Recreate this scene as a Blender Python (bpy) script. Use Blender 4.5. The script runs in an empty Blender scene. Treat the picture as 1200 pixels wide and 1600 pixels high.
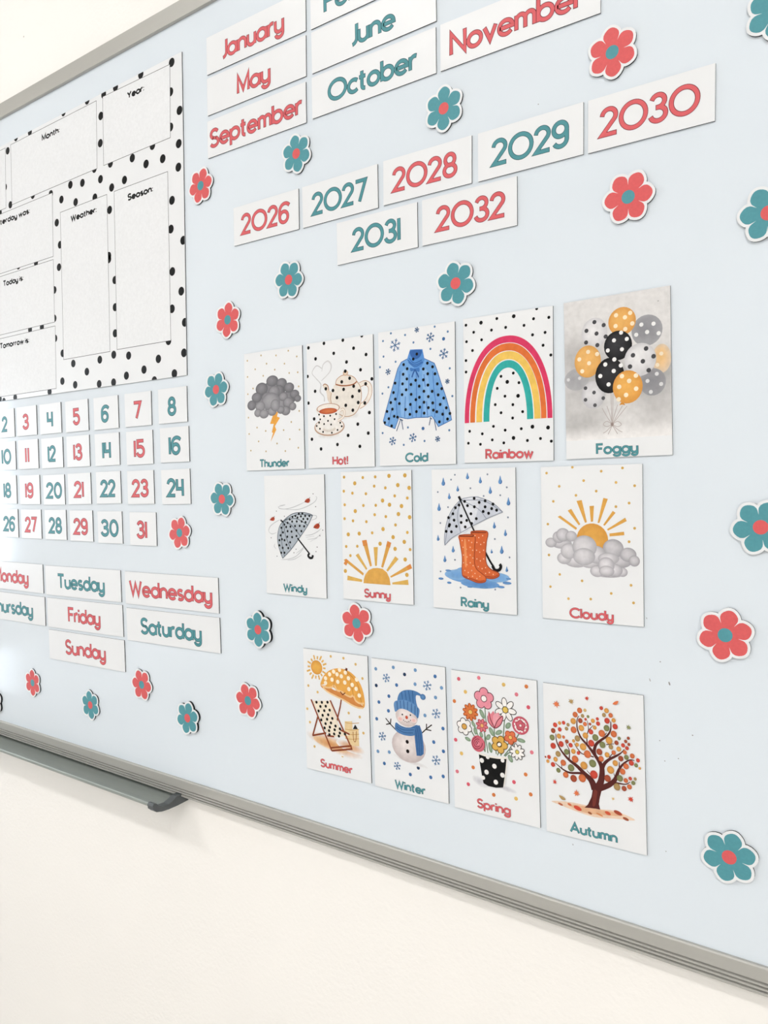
import bpy, math, random
from mathutils import Vector, Matrix
from mathutils.geometry import tessellate_polygon
random.seed(7)
sc = bpy.context.scene
COL = sc.collection

# ---------------------------------------------------------------- measured layout (metres on the board, camera axis at 0,0)
CAM=(1222.1953022997177,0.6276137603610031,-0.0369983452186388,-0.019910609329009395)
DIST=0.7198510611334253
SIZE={'num': (0.0613, 0.04873), 'day': (0.20438, 0.0485), 'card': (0.1, 0.14994), 'month': (0.17265, 0.04739), 'year': (0.11218, 0.04813)}
CARDS={
 '2':('num',-1.3302,.1163,0,('2',-.0097,.0092,-.0149,.0274)),
 '3':('num',-1.2606,.1164,-.0017,('3',-.013,.0077,-.0149,.0274)),
 '4':('num',-1.1889,.1159,.0019,('4',-.0103,.0078,-.0149,.0274)),
 '5':('num',-1.1148,.1153,.0037,('5',-.0107,.0091,-.0149,.0274)),
 '6':('num',-1.0385,.1148,.0013,('6',-.0125,.0069,-.0149,.0274)),
 '7':('num',-.9609,.1146,-.0036,('7',-.0112,.0088,-.0149,.0274)),
 '8':('num',-.8834,.1146,-.0036,('8',-.0108,.0082,-.0149,.0274)),
 '10':('num',-1.3299,.0601,-.001,('10',-.015,.0168,-.0149,.0274)),
 '11':('num',-1.2593,.0604,.0007,('11',-.0097,.0036,-.0149,.0274)),
 '12':('num',-1.1874,.0599,.0034,('12',-.013,.0113,-.0149,.0274)),
 '13':('num',-1.1146,.0597,.0008,('13',-.013,.0121,-.0149,.0274)),
 '14':('num',-1.0387,.0595,.003,('14',-.0124,.0101,-.0149,.0274)),
 '15':('num',-.96,.0587,.0035,('15',-.0134,.013,-.0149,.0274)),
 '16':('num',-.8818,.0596,-.0004,('16',-.0125,.0129,-.0149,.0274)),
 '18':('num',-1.331,.0016,.0005,('18',-.0117,.0137,-.0149,.0274)),
 '19':('num',-1.2586,.0006,.0007,('19',-.0142,.0115,-.0149,.0274)),
 '20':('num',-1.1861,-.0002,.0018,('20',-.0224,.0235,-.0149,.0274)),
 '21':('num',-1.1145,.0007,.0073,('21',-.0144,.0124,-.0149,.0274)),
 '22':('num',-1.0385,.0015,.0077,('22',-.0203,.0185,-.0149,.0274)),
 '23':('num',-.9604,.0008,.004,('23',-.0205,.0191,-.0149,.0274)),
 '24':('num',-.8817,.0006,.0076,('24',-.0191,.0177,-.0149,.0274)),
 '26':('num',-1.33,-.0567,-.0001,('26',-.0173,.0207,-.0149,.0274)),
 '27':('num',-1.2578,-.0572,.0022,('27',-.0194,.0177,-.0149,.0274)),
 '28':('num',-1.1849,-.0574,.0037,('28',-.0197,.0187,-.0149,.0274)),
 '29':('num',-1.1127,-.058,.0027,('29',-.0213,.0177,-.0149,.0274)),
 '30':('num',-1.038,-.0591,.0036,('30',-.0234,.022,-.0149,.0274)),
 '31':('num',-.9579,-.0601,-.0004,('31',-.0151,.0101,-.0149,.0274)),
 'Monday':('day',-1.3301,-.149,.0004,('Monday',-.0524,.0579,-.0128,.0255)),
 'Thursday':('day',-1.3275,-.2036,.0009,('Thursday',-.0705,.0656,-.0128,.0255)),
 'Tuesday':('day',-1.1176,-.149,.0089,('Tuesday',-.0678,.0618,-.0128,.0255)),
 'Friday':('day',-1.1153,-.2022,.014,('Friday',-.0429,.0455,-.0128,.0255)),
 'Sunday':('day',-1.1136,-.2555,.0126,('Sunday',-.056,.0549,-.0128,.0255)),
 'Wednesday':('day',-.9022,-.1483,.0067,('Wednesday',-.0928,.0901,-.0128,.0255)),
 'Saturday':('day',-.9012,-.2029,.0105,('Saturday',-.0698,.0655,-.0128,.0255)),
 'Thunder':('card',-.6894,.0944,-.0023,('Thunder',-.0266,.0255,-.0718,.0108)),
 'Hot':('card',-.5824,.0944,-.0062,('Hot!',-.0125,.0115,-.072,.0108)),
 'Cold':('card',-.4749,.0941,-.008,('Cold',-.0151,.0153,-.0719,.0108)),
 'Rainbow':('card',-.3645,.0941,-.0074,('Rainbow',-.0252,.0289,-.0721,.0108)),
 'Foggy':('card',-.2522,.0948,.0075,('Foggy',-.0204,.0198,-.072,.0108)),
 'Windy':('card',-.659,-.0629,-.0028,('Windy',-.0208,.0194,-.0709,.0108)),
 'Sunny':('card',-.5329,-.0611,-.0009,('Sunny',-.0191,.0192,-.0714,.0108)),
 'Rainy':('card',-.4065,-.0617,-.0027,('Rainy',-.0157,.0183,-.0718,.0108)),
 'Cloudy':('card',-.2785,-.0622,.0019,('Cloudy',-.0221,.0221,-.0728,.0108)),
 'Summer':('card',-.5982,-.2768,.0138,('Summer',-.0279,.0229,-.0694,.0108)),
 'Winter':('card',-.4926,-.2767,.0127,('Winter',-.0217,.0205,-.0721,.0108)),
 'Spring':('card',-.385,-.2771,.0135,('Spring',-.0226,.0175,-.0697,.0108)),
 'Autumn':('card',-.2781,-.2768,.0148,('Autumn',-.0253,.0227,-.0703,.0108)),
 'January':('month',-.7075,.562,-.0157,('January',-.0587,.0522,-.0131,.0256)),
 'May':('month',-.7086,.5097,-.0162,('May',-.0309,.0287,-.0131,.0256)),
 'September':('month',-.7102,.4554,-.0103,('September',-.0826,.0813,-.0131,.0256)),
 'June':('month',-.527,.5078,-.0009,('June',-.0287,.0346,-.0131,.0256)),
 'October':('month',-.5281,.4552,-.0084,('October',-.0622,.0636,-.0131,.0256)),
 'November':('month',-.3498,.4533,-.0126,('November',-.0756,.0721,-.0131,.0256)),
 'February':('month',-.5272,.5588,-.0024,('February',-.0664,.0704,-.0131,.0256)),
 '2026':('year',-.6955,.3333,-.0102,('2026',-.0427,.0406,-.0135,.0271)),
 '2027':('year',-.577,.3323,-.0036,('2027',-.0414,.0416,-.0135,.0271)),
 '2028':('year',-.457,.3319,-.0171,('2028',-.044,.0393,-.0135,.0271)),
 '2029':('year',-.3374,.3297,-.011,('2029',-.0406,.0421,-.0135,.0271)),
 '2030':('year',-.2205,.3277,-.015,('2030',-.045,.0443,-.0135,.0271)),
 '2031':('year',-.525,.2788,-.0037,('2031',-.0337,.0341,-.0135,.0271)),
 '2032':('year',-.4066,.2781,-.0103,('2032',-.0387,.0439,-.0135,.0271)),
}
FLOWERS=[
 ('coral',-.2529,.3891,-.4719),
 ('coral',-.2393,.2556,.0054),
 ('teal',-.433,.3912,.4794),
 ('teal',-.6406,.3983,-.3797),
 ('coral',-.8119,.4007,.1444),
 ('teal',-.6579,.2509,-.1213),
 ('coral',-.7671,.2172,.3694),
 ('teal',-.7928,.1288,.1407),
 ('teal',-.7873,-.0171,-.1044),
 ('teal',-.7242,-.1861,-.4931),
 ('coral',-.7481,-.2827,-.1557),
 ('teal',-.8688,-.3252,.2964),
 ('coral',-.8757,-.064,.204),
 ('coral',-.5637,-.1637,-.3633),
 ('teal',-.4221,.2078,-.3161),
 ('teal',-.1231,.2163,-.0623),
 ('teal',-.1295,-.0435,.1442),
 ('coral',-.1579,-.1377,.3065),
 ('teal',-.1553,-.333,.3121),
 ('coral',-1.2707,-.3296,-.5024),
 ('teal',-1.1038,-.3426,-.3736),
 ('coral',-.9715,-.2921,-.0934),
 ('teal',-.117,.3779,.4631),
 ('teal',-1.3981,-.3795,.4254),
]
POSTER=[(-1.6,.5822),(-.8427,.5863),(-.8514,.1535),(-1.6,.1569)]
POSTER_DOTS=(.006,[(-.8636,.5787),(-.9305,.5839),(-.9892,.5841),(-1.0594,.586),(-1.1222,.5866),(-1.0181,.5826),(-1.2186,.583),(-1.2609,.5855),(-1.2881,.5709),(-1.0268,.5537),(-1.0302,.5148),(-.8681,.5405),(-.8702,.4937),(-.8504,.5106),(-.854,.4672),(-.8884,.4558),(-.8561,.4362),(-.9249,.4578),(-.9554,.4738),(-.9096,.4793),(-1.0072,.4792),(-1.0327,.4625),(-1.006,.444),(-.9751,.4475),(-1.1104,.4726),(-1.0787,.468),(-1.047,.4814),(-1.1647,.4711),(-1.136,.4558),(-1.098,.4433),(-1.0482,.4389),(-1.2168,.481),(-1.2859,.4809),(-1.3199,.4749),(-1.0128,.4128),(-.8714,.395),(-.8755,.3567),(-1.151,.4229),(-1.1442,.387),(-1.0184,.3463),(-.8506,.3365),(-1.3005,.5135),(-1.1491,.3528),(-1.1643,.3194),(-1.1671,.2746),(-1.2145,.3715),(-1.268,.3758),(-1.2394,.2662),(-1.2039,.2655),(-1.1668,.2427),(-1.1472,.2167),(-1.0187,.3416),(-1.0055,.3087),(-1.0069,.2689),(-1.0089,.2307),(-1.1191,.1976),(-1.0836,.1813),(-1.0492,.196),(-1.0141,.1996),(-.9784,.1944),(-.9438,.1704),(-.9108,.1822),(-.9852,.1657),(-1.0167,.1587),(-1.0529,.1596),(-1.1159,.164),(-1.1508,.1729),(-1.1882,.1593),(-1.2933,.1581),(-1.33,.1547),(-.8751,.2986),(-.8782,.2478),(-.8576,.2688),(-.8522,.2256),(-.8557,.1845),(-.8771,.1582),(-.9211,.1527),(-.8877,.2048)])
PANELS=[
 ('year_panel',[(-1.0206,.5798),(-.8674,.5774),(-.8709,.4799),(-1.0237,.4803)]),
 ('month_panel',[(-1.278,.5782),(-1.0366,.5788),(-1.0402,.4801),(-1.2809,.4798)]),
 ('weather_panel',[(-1.1403,.4366),(-1.0182,.4367),(-1.0229,.2054),(-1.1451,.2064)]),
 ('season_panel',[(-1.0006,.4369),(-.8787,.4359),(-.8825,.2046),(-1.0055,.2062)]),
 ('day_panel',[(-1.58,.5942),(-1.2953,.5775),(-1.2999,.4786),(-1.58,.4902)]),
 ('yesterday_panel',[(-1.58,.4764),(-1.1605,.4719),(-1.1641,.3724),(-1.58,.3774)]),
 ('today_panel',[(-1.58,.3697),(-1.1644,.3676),(-1.1666,.2687),(-1.58,.2681)]),
 ('tomorrow_panel',[(-1.58,.2652),(-1.1656,.2624),(-1.1686,.1628),(-1.58,.1643)]),
]
POSTER_TEXT=[('Year:',-.9629,-.9239,.5586,.0104,-.0604),('Month:',-1.1847,-1.1345,.5587,.0104,-.0228),('Yesterday was:',-1.3506,-1.2273,.4538,.0104,-.0152),('Weather:',-1.1125,-1.0446,.4157,.0104,-.006),('Season:',-.9692,-.9113,.4156,.0104,-.0022),('Today is:',-1.3185,-1.2539,.3491,.0104,-.0105),('Tomorrow is:',-1.3367,-1.2433,.2449,.0104,-.0024)]
ART={
 'Thunder':[
  ('d','c8b07c',.012,[(-.4406,.66),(-.1938,.7013),(.066,.673),(.2738,.7084),(.4117,.6231),(.2057,.5571),(-.1001,.5882),(-.303,.5374),(.0385,.4995),(.2809,.4346),(.4215,.4299),(-.4438,.4535),(-.164,.4422),(-.3494,.2984),(-.4454,.2327),(.432,.2576),(.4321,-.0408),(-.4454,-.0679),(.2975,-.1676),(-.295,-.2037),(.1665,-.2601),(.4304,-.2692),(-.4398,-.2786),(-.1437,-.2548),(-.2729,-.3812),(.0484,-.4215),(.2651,-.3782),(.4044,-.4894),(-.4166,-.4931),(-.1465,-.513),(.1868,-.5213)]),
  ('p','f0a628',[(-.0024,-.0484),(.0841,-.0158),(.0603,-.0872),(.1086,-.1038),(.0177,-.2051),(.0417,-.249),(-.0622,-.3967),(-.0152,-.2843),(-.0364,-.2786),(-.0005,-.1736),(-.0648,-.17)],0),
  ('b2','8f8e94','6a696f',.0079,.2404,.2034,.1296,0),
  ('b2','8f8e94','6a696f',-.2129,.1186,.1285,.0915,0),
  ('b2','8f8e94','6a696f',.2578,.1313,.1285,.0838,0),
  ('b2','8f8e94','6a696f',-.0091,.3636,.1028,.0686,0),
  ('b2','8f8e94','6a696f',.1489,.3205,.0899,.064,0),
  ('b2','8f8e94','6a696f',.2727,.258,.0857,.061,0),
  ('b2','8f8e94','6a696f',-.1961,.2789,.1071,.0793,0),
  ('b2','8f8e94','6a696f',.363,.1687,.0771,.0549,0),
  ('b2','8f8e94','6a696f',.4127,.1128,.0557,.0427,0),
  ('b2','8f8e94','6a696f',-.2876,.1778,.0899,.064,0),
  ('b2','8f8e94','6a696f',-.3796,.0835,.0792,.064,0),
  ('b2','8f8e94','6a696f',.1035,.2332,.0857,.0686,0),
  ('b2','a1a0a5','75747a',.1082,.0661,.1285,.0915,0),
  ('b2','a1a0a5','75747a',.1746,.1523,.0771,.0549,0),
  ('b2','a1a0a5','75747a',.2557,.0712,.0899,.0686,0),
  ('b2','a1a0a5','75747a',.3269,.0214,.06,.0488,0),
  ('b2','a1a0a5','75747a',.2105,-.0238,.0771,.0579,0),
  ('b2','a1a0a5','75747a',.1268,-.0079,.0642,.0488,0),
  ('b2','a1a0a5','75747a',.0181,.2275,.0985,.0732,0),
  ('b2','a1a0a5','75747a',-.1027,.1569,.0964,.0732,0),
  ('b2','a9a8ad','7e7d83',-.0398,.1066,.1606,.1143,0),
  ('b2','a9a8ad','7e7d83',-.2261,.0578,.0857,.0671,0),
  ('b2','a9a8ad','7e7d83',-.2728,-.0194,.0642,.0518,0),
  ('b2','a9a8ad','7e7d83',-.1641,-.0385,.0814,.0579,0),
  ('b2','a9a8ad','7e7d83',-.0228,-.0166,.0771,.0549,0),
  ('b2','a9a8ad','7e7d83',.0334,.0559,.0814,.0762,0),
 ],
 'Hot':[
  ('d','0c0c0e',.021,[(-.4691,.701),(-.2242,.7271),(.0646,.7313),(.3428,.7495),(.221,.621),(-.3591,.5583),(-.0767,.5936),(.1139,.4734),(.4005,.5295),(.3173,.3639),(-.4929,.3599),(-.3756,.1729),(-.4861,.0386),(.4784,.2462),(.4354,-.1332),(-.3988,-.1567),(.2651,-.2554),(.4149,-.3662),(.1196,-.3786),(-.44,-.4001),(-.0434,-.4788),(-.2981,-.5222),(.2897,-.5128)]),
  ('l','cfcfd2',[.016,.012,.02,.014,.01,.008,.014,.008],[(-.2332,.0399),(-.2377,.0983),(-.2951,.1608),(-.2834,.2472),(-.3603,.3265),(-.4182,.3973),(-.3472,.4741),(-.2637,.4343)],1),
  ('l','d6d6d8',[.008,.012,.018,.018,.014,.008],[(-.2645,.3981),(-.2433,.4759),(-.1707,.5123),(-.1197,.4613),(-.1445,.3801),(-.2727,.2899)],1),
  ('b','dddbd8','eff1f4',.0544,-.152,.2657,.0401,0),
  ('l','c89a76',.058,[(.3031,.1922),(.3765,.2101),(.441,.174),(.4503,.0895),(.4092,.0156),(.3538,-.0296),(.291,-.0563)],1),
  ('l','f0e8df',.044,[(.3031,.1922),(.3765,.2101),(.441,.174),(.4503,.0895),(.4092,.0156),(.3538,-.0296),(.291,-.0563)],1),
  ('p','e4d5c5',[(-.2525,.2302),(-.2209,.2464),(-.1749,.221),(-.1606,.1678),(-.1151,.1297),(-.1331,.004),(-.1803,.0579),(-.1978,.1461),(-.2337,.1967)],1),
  ('l','a9744f',.01,[(-.2525,.2302),(-.2209,.2464),(-.1749,.221),(-.1606,.1678)],1),
  ('p','ebe4db',[(-.0555,.2314),(-.0945,.1958),(-.1227,.1331),(-.134,.0546),(-.1049,-.0268),(-.0393,-.0959),(.0357,-.1451),(.1108,-.1583),(.1857,-.1486),(.2419,-.1181),(.2891,-.0604),(.3181,.0151),(.3251,.099),(.3029,.1852),(.2598,.2381),(.1187,.2428)],1),
  ('l','c39f80',.01,[(-.1227,.1331),(-.134,.0546),(-.1049,-.0268),(-.0393,-.0959),(.0357,-.1451),(.1108,-.1583),(.1857,-.1486),(.2419,-.1181),(.2891,-.0604),(.3181,.0151),(.3251,.099),(.3029,.1852),(.2598,.2381)],1),
  ('p','ece2d7',[(-.0555,.2286),(-.0412,.2776),(.0166,.3156),(.0829,.3269),(.176,.3088),(.2347,.2755),(.2616,.2351),(.2112,.2096),(.1179,.203),(.0239,.2106)],1),
  ('l','a8643c',.016,[(-.0555,.2286),(.0239,.2078),(.1179,.2002),(.2112,.2082),(.2616,.2365)],1),
  ('l','bf8a63',.008,[(-.0555,.2286),(-.0412,.2776),(.0166,.3156),(.0829,.3269),(.176,.3088),(.2347,.2755),(.2616,.2351)],1),
  ('b','f0dcc4','c79a74',.0964,.3471,.038,.0315,0),
  ('d','0c0c0e',.021,[(.038,.2495),(.1569,.2821),(.0645,.1603),(.2145,.1853),(-.2066,.1888),(-.0972,.16),(.1936,.0679),(.2945,.1253),(-.0378,.0721),(.0927,-.0273),(.2772,-.0074),(.1961,-.0911),(.0931,.3687),(.389,.1978),(.3722,-.0196)]),
  ('b','e3e1de','eff1f4',-.1603,-.3679,.2087,.0287,0),
  ('b','f4efea','b98f72',-.1639,-.2662,.2334,.1061,0),
  ('b','f5f2ee','efe9e3',-.1638,-.2604,.2182,.0946,0),
  ('b','e6e0da','d9cdc1',-.1644,-.2908,.0987,.0315,0),
  ('b','f5f2ee','eae5df',-.1641,-.272,.0873,.0229,0),
  ('l','c9a58b',.03,[(-.0049,-.091),(.0486,-.0686),(.0741,-.1103),(.0447,-.1657),(-.0319,-.1985)],1),
  ('l','f3ebe0',.02,[(-.0049,-.091),(.0486,-.0686),(.0741,-.1103),(.0447,-.1657),(-.0319,-.1985)],1),
  ('p','f2eeea',[(-.3585,-.039),(-.3309,-.1285),(-.2971,-.2036),(-.2454,-.2575),(-.1641,-.2764),(-.081,-.2635),(-.0377,-.2011),(-.0055,-.1196),(.0035,-.0513),(-.1723,-.0223)],1),
  ('b','ffffff','b98d70',-.1767,-.0452,.1803,.0602,0),
  ('b','f3ebe2','f3ebe2',-.1767,-.0452,.1651,.0516,0),
  ('b','e07a3c','b9471c',-.1774,-.077,.1404,.0358,0),
  ('d','0c0c0e',.0125,[(-.3187,-.1103),(-.2427,-.1339),(-.1457,-.134),(-.0551,-.1194),(-.3022,-.1682),(-.1817,-.1927),(-.0793,-.1785),(-.2428,-.227),(-.1344,-.2389),(-.3208,-.2066),(-.3591,-.244),(-.3086,-.2804),(-.2604,-.3193),(-.1248,-.3363),(-.0379,-.3076),(.0275,-.2679),(.0056,-.2251)]),
 ],
 'Cold':[
  ('d','5d87b4',.013,[(-.4341,.6499),(-.3242,.7227),(-.1333,.6819),(-.0233,.5878),(.2519,.7255),(.4145,.6531),(.195,.4946),(-.4299,.4762),(-.2646,.4026),(-.481,.3625),(.4346,.264),(-.3677,.1282),(-.4516,.0638),(.4631,-.0304),(-.4558,-.3795),(-.1099,-.3334),(.4214,-.3893),(.1061,-.4911),(-.1685,-.5233)]),
  ('d','3b6ca5',.019,[(.3622,.5829),(.0884,-.3545)]),
  ('f','4d7cb0',[(-.2689,.585,.0732),(.1939,.6182,.054),(.3613,.4256,.0598),(.0222,.7192,.0308),(-.3698,.3003,.0366),(.4039,.1292,.0289),(-.3201,-.4758,.0501),(-.0464,-.4492,.052),(.2746,-.4762,.0328)]),
  ('p','6fa9e6',[(-.1126,.4165),(-.1884,.3896),(-.2371,.3245),(-.278,.2141),(-.3468,.0253),(-.4049,-.131),(-.4448,-.245),(-.4228,-.2876),(-.285,-.3381),(-.251,-.2653),(-.2283,-.2135),(-.1089,-.2384),(-.0016,-.231),(.125,-.2353),(.2042,-.2264),(.2491,-.2859),(.2857,-.3445),(.452,-.2809),(.4364,-.2038),(.383,-.0309),(.3232,.1262),(.2733,.2662),(.2431,.337),(.1094,.4018)],0),
  ('p','86b9ee',[(-.19,.2587),(-.2037,.0143),(-.1953,-.1979),(-.1087,-.2209),(-.0955,.0059),(-.114,.2864)],1),
  ('p','86b9ee',[(.0874,.2671),(.106,-.0096),(.1147,-.2174),(.1835,-.2148),(.1791,.0191),(.1498,.2611)],1),
  ('p','7fb3ea',[(-.3476,-.0279),(-.413,-.229),(-.3845,-.2755),(-.3044,-.1199),(-.28,.0555)],1),
  ('p','7fb3ea',[(.3325,-.027),(.3619,-.1989),(.3817,-.2767),(.4221,-.2537),(.3925,-.1332)],1),
  ('l','3a6db4',.008,[(-.1126,.4165),(-.1884,.3896),(-.2371,.3245),(-.278,.2141),(-.3468,.0253),(-.4049,-.131),(-.4448,-.245),(-.4228,-.2876),(-.285,-.3381),(-.251,-.2653),(-.2283,-.2135),(-.1089,-.2384),(-.0016,-.231),(.125,-.2353),(.2042,-.2264),(.2491,-.2859),(.2857,-.3445),(.452,-.2809),(.4364,-.2038),(.383,-.0309),(.3232,.1262),(.2733,.2662),(.2431,.337),(.1094,.4018),(-.1126,.4165)],0),
  ('l','4a82cc',.01,[(-.2069,.2953),(-.2313,.0869),(-.2593,-.0521),(-.2505,-.2298)],1),
  ('l','4a82cc',.01,[(.222,.2542),(.235,.0487),(.2546,-.0893),(.2391,-.2424)],1),
  ('l','4a82cc',.01,[(.0075,.2748),(.0094,.0325),(.0006,-.2276)],1),
  ('l','4a82cc',.01,[(-.1386,.0093),(-.152,-.2182)],1),
  ('l','4a82cc',.01,[(-.064,-.0663),(-.0485,-.2246)],1),
  ('l','4a82cc',.01,[(.0844,-.077),(.0663,-.2282)],1),
  ('l','4a82cc',.01,[(.1369,-.0636),(.1502,-.2196)],1),
  ('l','4a82cc',.01,[(-.3265,-.1184),(-.3735,-.294)],1),
  ('l','4a82cc',.01,[(.352,-.1643),(.3511,-.3174)],1),
  ('l','4a82cc',.01,[(-.0822,.2486),(-.0947,.0757)],1),
  ('l','4a82cc',.01,[(.108,.2309),(.1235,.0922)],1),
  ('p','4f92dc',[(-.0687,.5155),(.0936,.5025),(.1197,.3837),(.0773,.311),(-.0071,.2969),(-.0809,.3699),(-.1126,.4078)],0),
  ('p','2f66b0',[(-.0667,.5032),(.081,.4937),(.0552,.4212),(-.0167,.4047),(-.0588,.4454)],1),
  ('l','2f66b0',.01,[(-.0804,.4218),(-.0171,.3634),(.0842,.3873)],1),
  ('l','2f66b0',.01,[(-.0915,.3796),(-.0068,.3244),(.0986,.3602)],1),
  ('l','2f66b0',.01,[(-.0977,.4028),(-.013,.3423),(.0924,.3694)],1),
  ('p','3a78c4',[(-.0071,.302),(-.0708,.3169),(-.0605,.2778),(-.0072,.2831),(.0454,.2625),(.05,.3051)],1),
  ('l','2a5ca4',.016,[(-.0071,.2934),(-.0352,.2443),(-.0484,.2108)],1),
  ('l','2a5ca4',.016,[(-.0071,.2934),(.0241,.2387),(.0385,.2029)],1),
  ('l','31507c',.009,[(-.2068,-.2413),(-.2633,-.3678)],0),
  ('l','31507c',.009,[(-.1958,-.2385),(-.1731,-.3547)],0),
  ('l','31507c',.009,[(.1916,-.2394),(.1682,-.3243)],0),
  ('l','31507c',.009,[(.2349,-.2593),(.2588,-.3843)],0),
  ('l','31507c',.009,[(-.222,-.2316),(-.1742,-.2557)],0),
  ('l','31507c',.009,[(.1792,-.2421),(.208,-.2611)],0),
  ('d','0c0c0e',.017,[(.0198,.4576),(-.0272,.4076),(.1547,.346),(-.1563,.3602),(.2203,.3002),(-.1094,.3103),(.1022,.288),(-.164,.2545),(.1579,.2313),(.2505,.2226),(-.1149,.1995),(.0002,.1753),(.1012,.1714),(-.2742,.1662),(-.1738,.1505),(-.062,.1339),(.0461,.1074),(.159,.1098),(.2784,.1132),(-.127,.0818),(.1064,.0472),(.2123,.0386),(.333,.0577),(-.2976,.064),(-.1817,.0319),(-.0609,.0259),(.0471,-.0137),(.1622,-.0139),(.2879,-.0049),(-.2742,-.0103),(.0003,-.0362),(.3567,-.0442),(-.3367,-.0447),(-.22,-.0638),(-.0728,-.0831),(.1054,-.0716),(.2176,-.0866),(.3117,-.1088),(-.3154,-.1191),(.0503,-.1213),(-.138,-.1346),(.1613,-.1342),(.3884,-.1498),(.0054,-.1669),(-.3893,-.1409),(-.0803,-.1911),(.1066,-.1892),(.2683,-.1843),(.2253,-.1643),(-.2921,-.2006),(.3415,-.2146),(.4323,-.212),(-.3658,-.2229),(-.2481,-.2123),(.3003,-.294),(.4019,-.2694),(-.329,-.3054),(-.4225,-.2643)]),
 ],
 'Rainbow':[
  ('d','0c0c0e',.0155,[(-.4675,.6833),(-.1072,.7052),(.3313,.7443),(.2973,.6504),(.4588,.6428),(.1942,.5986),(-.0082,.604),(-.1694,.5966),(-.3763,.5994),(.4189,.5021),(.2854,.4946),(-.2844,.5114),(-.4624,.5122),(.3972,.3799),(-.3921,.4136),(.4774,.2768),(-.4708,.3174),(-.4713,.1983),(.0731,.1385),(-.0647,.1182),(.1347,.0377),(-.1085,-.0001),(-.0218,-.0857),(-.1326,-.1635),(.0657,-.1769),(-.0672,-.2501),(.173,-.254),(.062,-.3108),(-.1551,-.3838),(-.0223,-.4291),(.1571,-.4231),(-.4351,-.4212),(-.2853,-.4544),(-.1701,-.5215),(.2233,-.5437),(.3639,-.5298),(.4782,-.5606),(-.4509,-.5451),(-.3081,-.5616),(-.0387,-.5573)]),
  ('d','0c0c0e',.02,[(-.2895,.6868),(.0825,.7036),(.0054,.0563),(.124,-.0929),(.2786,-.4093),(.4447,-.4254),(.0706,-.5121)]),
  ('arch','e22a62',-.0006,-.334,.4919,.8538,.4392,.7848),
  ('arch','e8701e',.0012,-.3322,.4283,.7766,.371,.7027),
  ('arch','f4c64c',.0063,-.3322,.3609,.6964,.2928,.616),
  ('arch','17b0aa',.0095,-.3323,.2794,.6064,.2113,.5308),
 ],
 'Foggy':[
  ('fog',-.5741),
  ('d','5a5a5a',.004,[(.3937,.6294)]),
  ('l','b9aeab',.006,[(-.137,-.2858),(-.0928,-.367),(-.0432,-.4427)],1),
  ('l','b9aeab',.006,[(-.0911,-.2674),(-.0589,-.3697),(-.0432,-.4427)],1),
  ('l','b9aeab',.006,[(-.0496,-.155),(-.0466,-.4424)],1),
  ('l','b9aeab',.006,[(-.0305,-.1568),(-.0421,-.4427)],1),
  ('l','b9aeab',.006,[(.0103,-.265),(-.0251,-.3723),(-.0432,-.4427)],1),
  ('l','b9aeab',.006,[(.0546,-.2797),(-.0085,-.3845),(-.0432,-.4427)],1),
  ('l','b9aeab',.006,[(.0989,-.2835),(.0083,-.3858),(-.0432,-.4427)],1),
  ('l','b9aeab',.006,[(-.0433,-.4482),(-.0951,-.5),(-.1296,-.5199)],1),
  ('l','b9aeab',.006,[(-.0433,-.4482),(-.0668,-.5019),(-.0843,-.5339)],1),
  ('l','b9aeab',.006,[(-.0433,-.4482),(-.0105,-.5056),(.0058,-.5342)],1),
  ('l','b9aeab',.006,[(-.0433,-.4482),(.0175,-.502),(.0506,-.5207)],1),
  ('l','b9aeab',.006,[(-.0432,-.4427),(-.0936,-.4113),(-.1282,-.4366),(-.0944,-.4612),(-.0432,-.4427)],1),
  ('l','b9aeab',.006,[(-.0432,-.4427),(.0077,-.4188),(.0429,-.4488),(.0069,-.4683),(-.0432,-.4427)],1),
  ('b','8f7a72','a89c99',-.0432,-.4427,.0157,.0198,0),
  ('b2','a9a9ad','b4b3b7',-.3821,.0061,.123,.1043,0),
  ('d','d8d8da',.016,[(-.4655,.0113),(-.3524,.0166)]),
  ('b2','f1c078','dfc9ae',.4173,.1156,.0838,.1296,0),
  ('d','f3e2c6',.018,[(.4158,.1583),(.3796,.0613)]),
  ('b2','8d8d93','9e9ea3',.3349,-.0868,.1174,.123,0),
  ('d','dcdcde',.018,[(.2892,-.0736),(.3731,-.018),(.3175,-.1752),(.4106,-.1126)]),
  ('b2','909096','a5a5aa',.29,.3829,.1397,.1395,0),
  ('d','efefef',.019,[(.2415,.4402),(.3505,.4333),(.2919,.3665),(.1936,.355),(.3945,.3419)]),
  ('b2','eeedef','cfced2',-.1993,.4244,.1252,.1417,0),
  ('d','4a4a4e',.02,[(-.1975,.5255),(-.1089,.4852),(-.2765,.455),(-.1787,.4161),(-.0914,.3767),(-.2819,.3459),(-.1725,.3074)]),
  ('b2','f4b85c','e09c3e',.0642,.4958,.1286,.1296,0),
  ('d','fbe6c2',.02,[(.0096,.5584),(.0924,.5277),(.0035,.4606),(.1413,.5607),(.1594,.4626),(.094,.4207)]),
  ('b2','e3e2e5','c4c3c8',-.2186,-.1527,.1163,.1307,0),
  ('d','58585c',.018,[(-.2954,-.0837),(-.2125,-.132),(-.2974,-.1938),(-.124,-.1925),(-.2054,-.2522)]),
  ('b2','f4bb66','e2a54c',-.2699,.165,.1297,.1515,0),
  ('d','fbe8c8',.02,[(-.2637,.2551),(-.3515,.1948),(-.2563,.1478),(-.1763,.2244),(-.3253,.0791)]),
  ('b2','3c3c40','1d1d20',.0228,.2793,.1319,.1362,0),
  ('d','f4f4f4',.019,[(-.0132,.3311),(.1068,.3286),(-.0733,.2451),(.06,.2396),(.0548,.3933)]),
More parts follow.
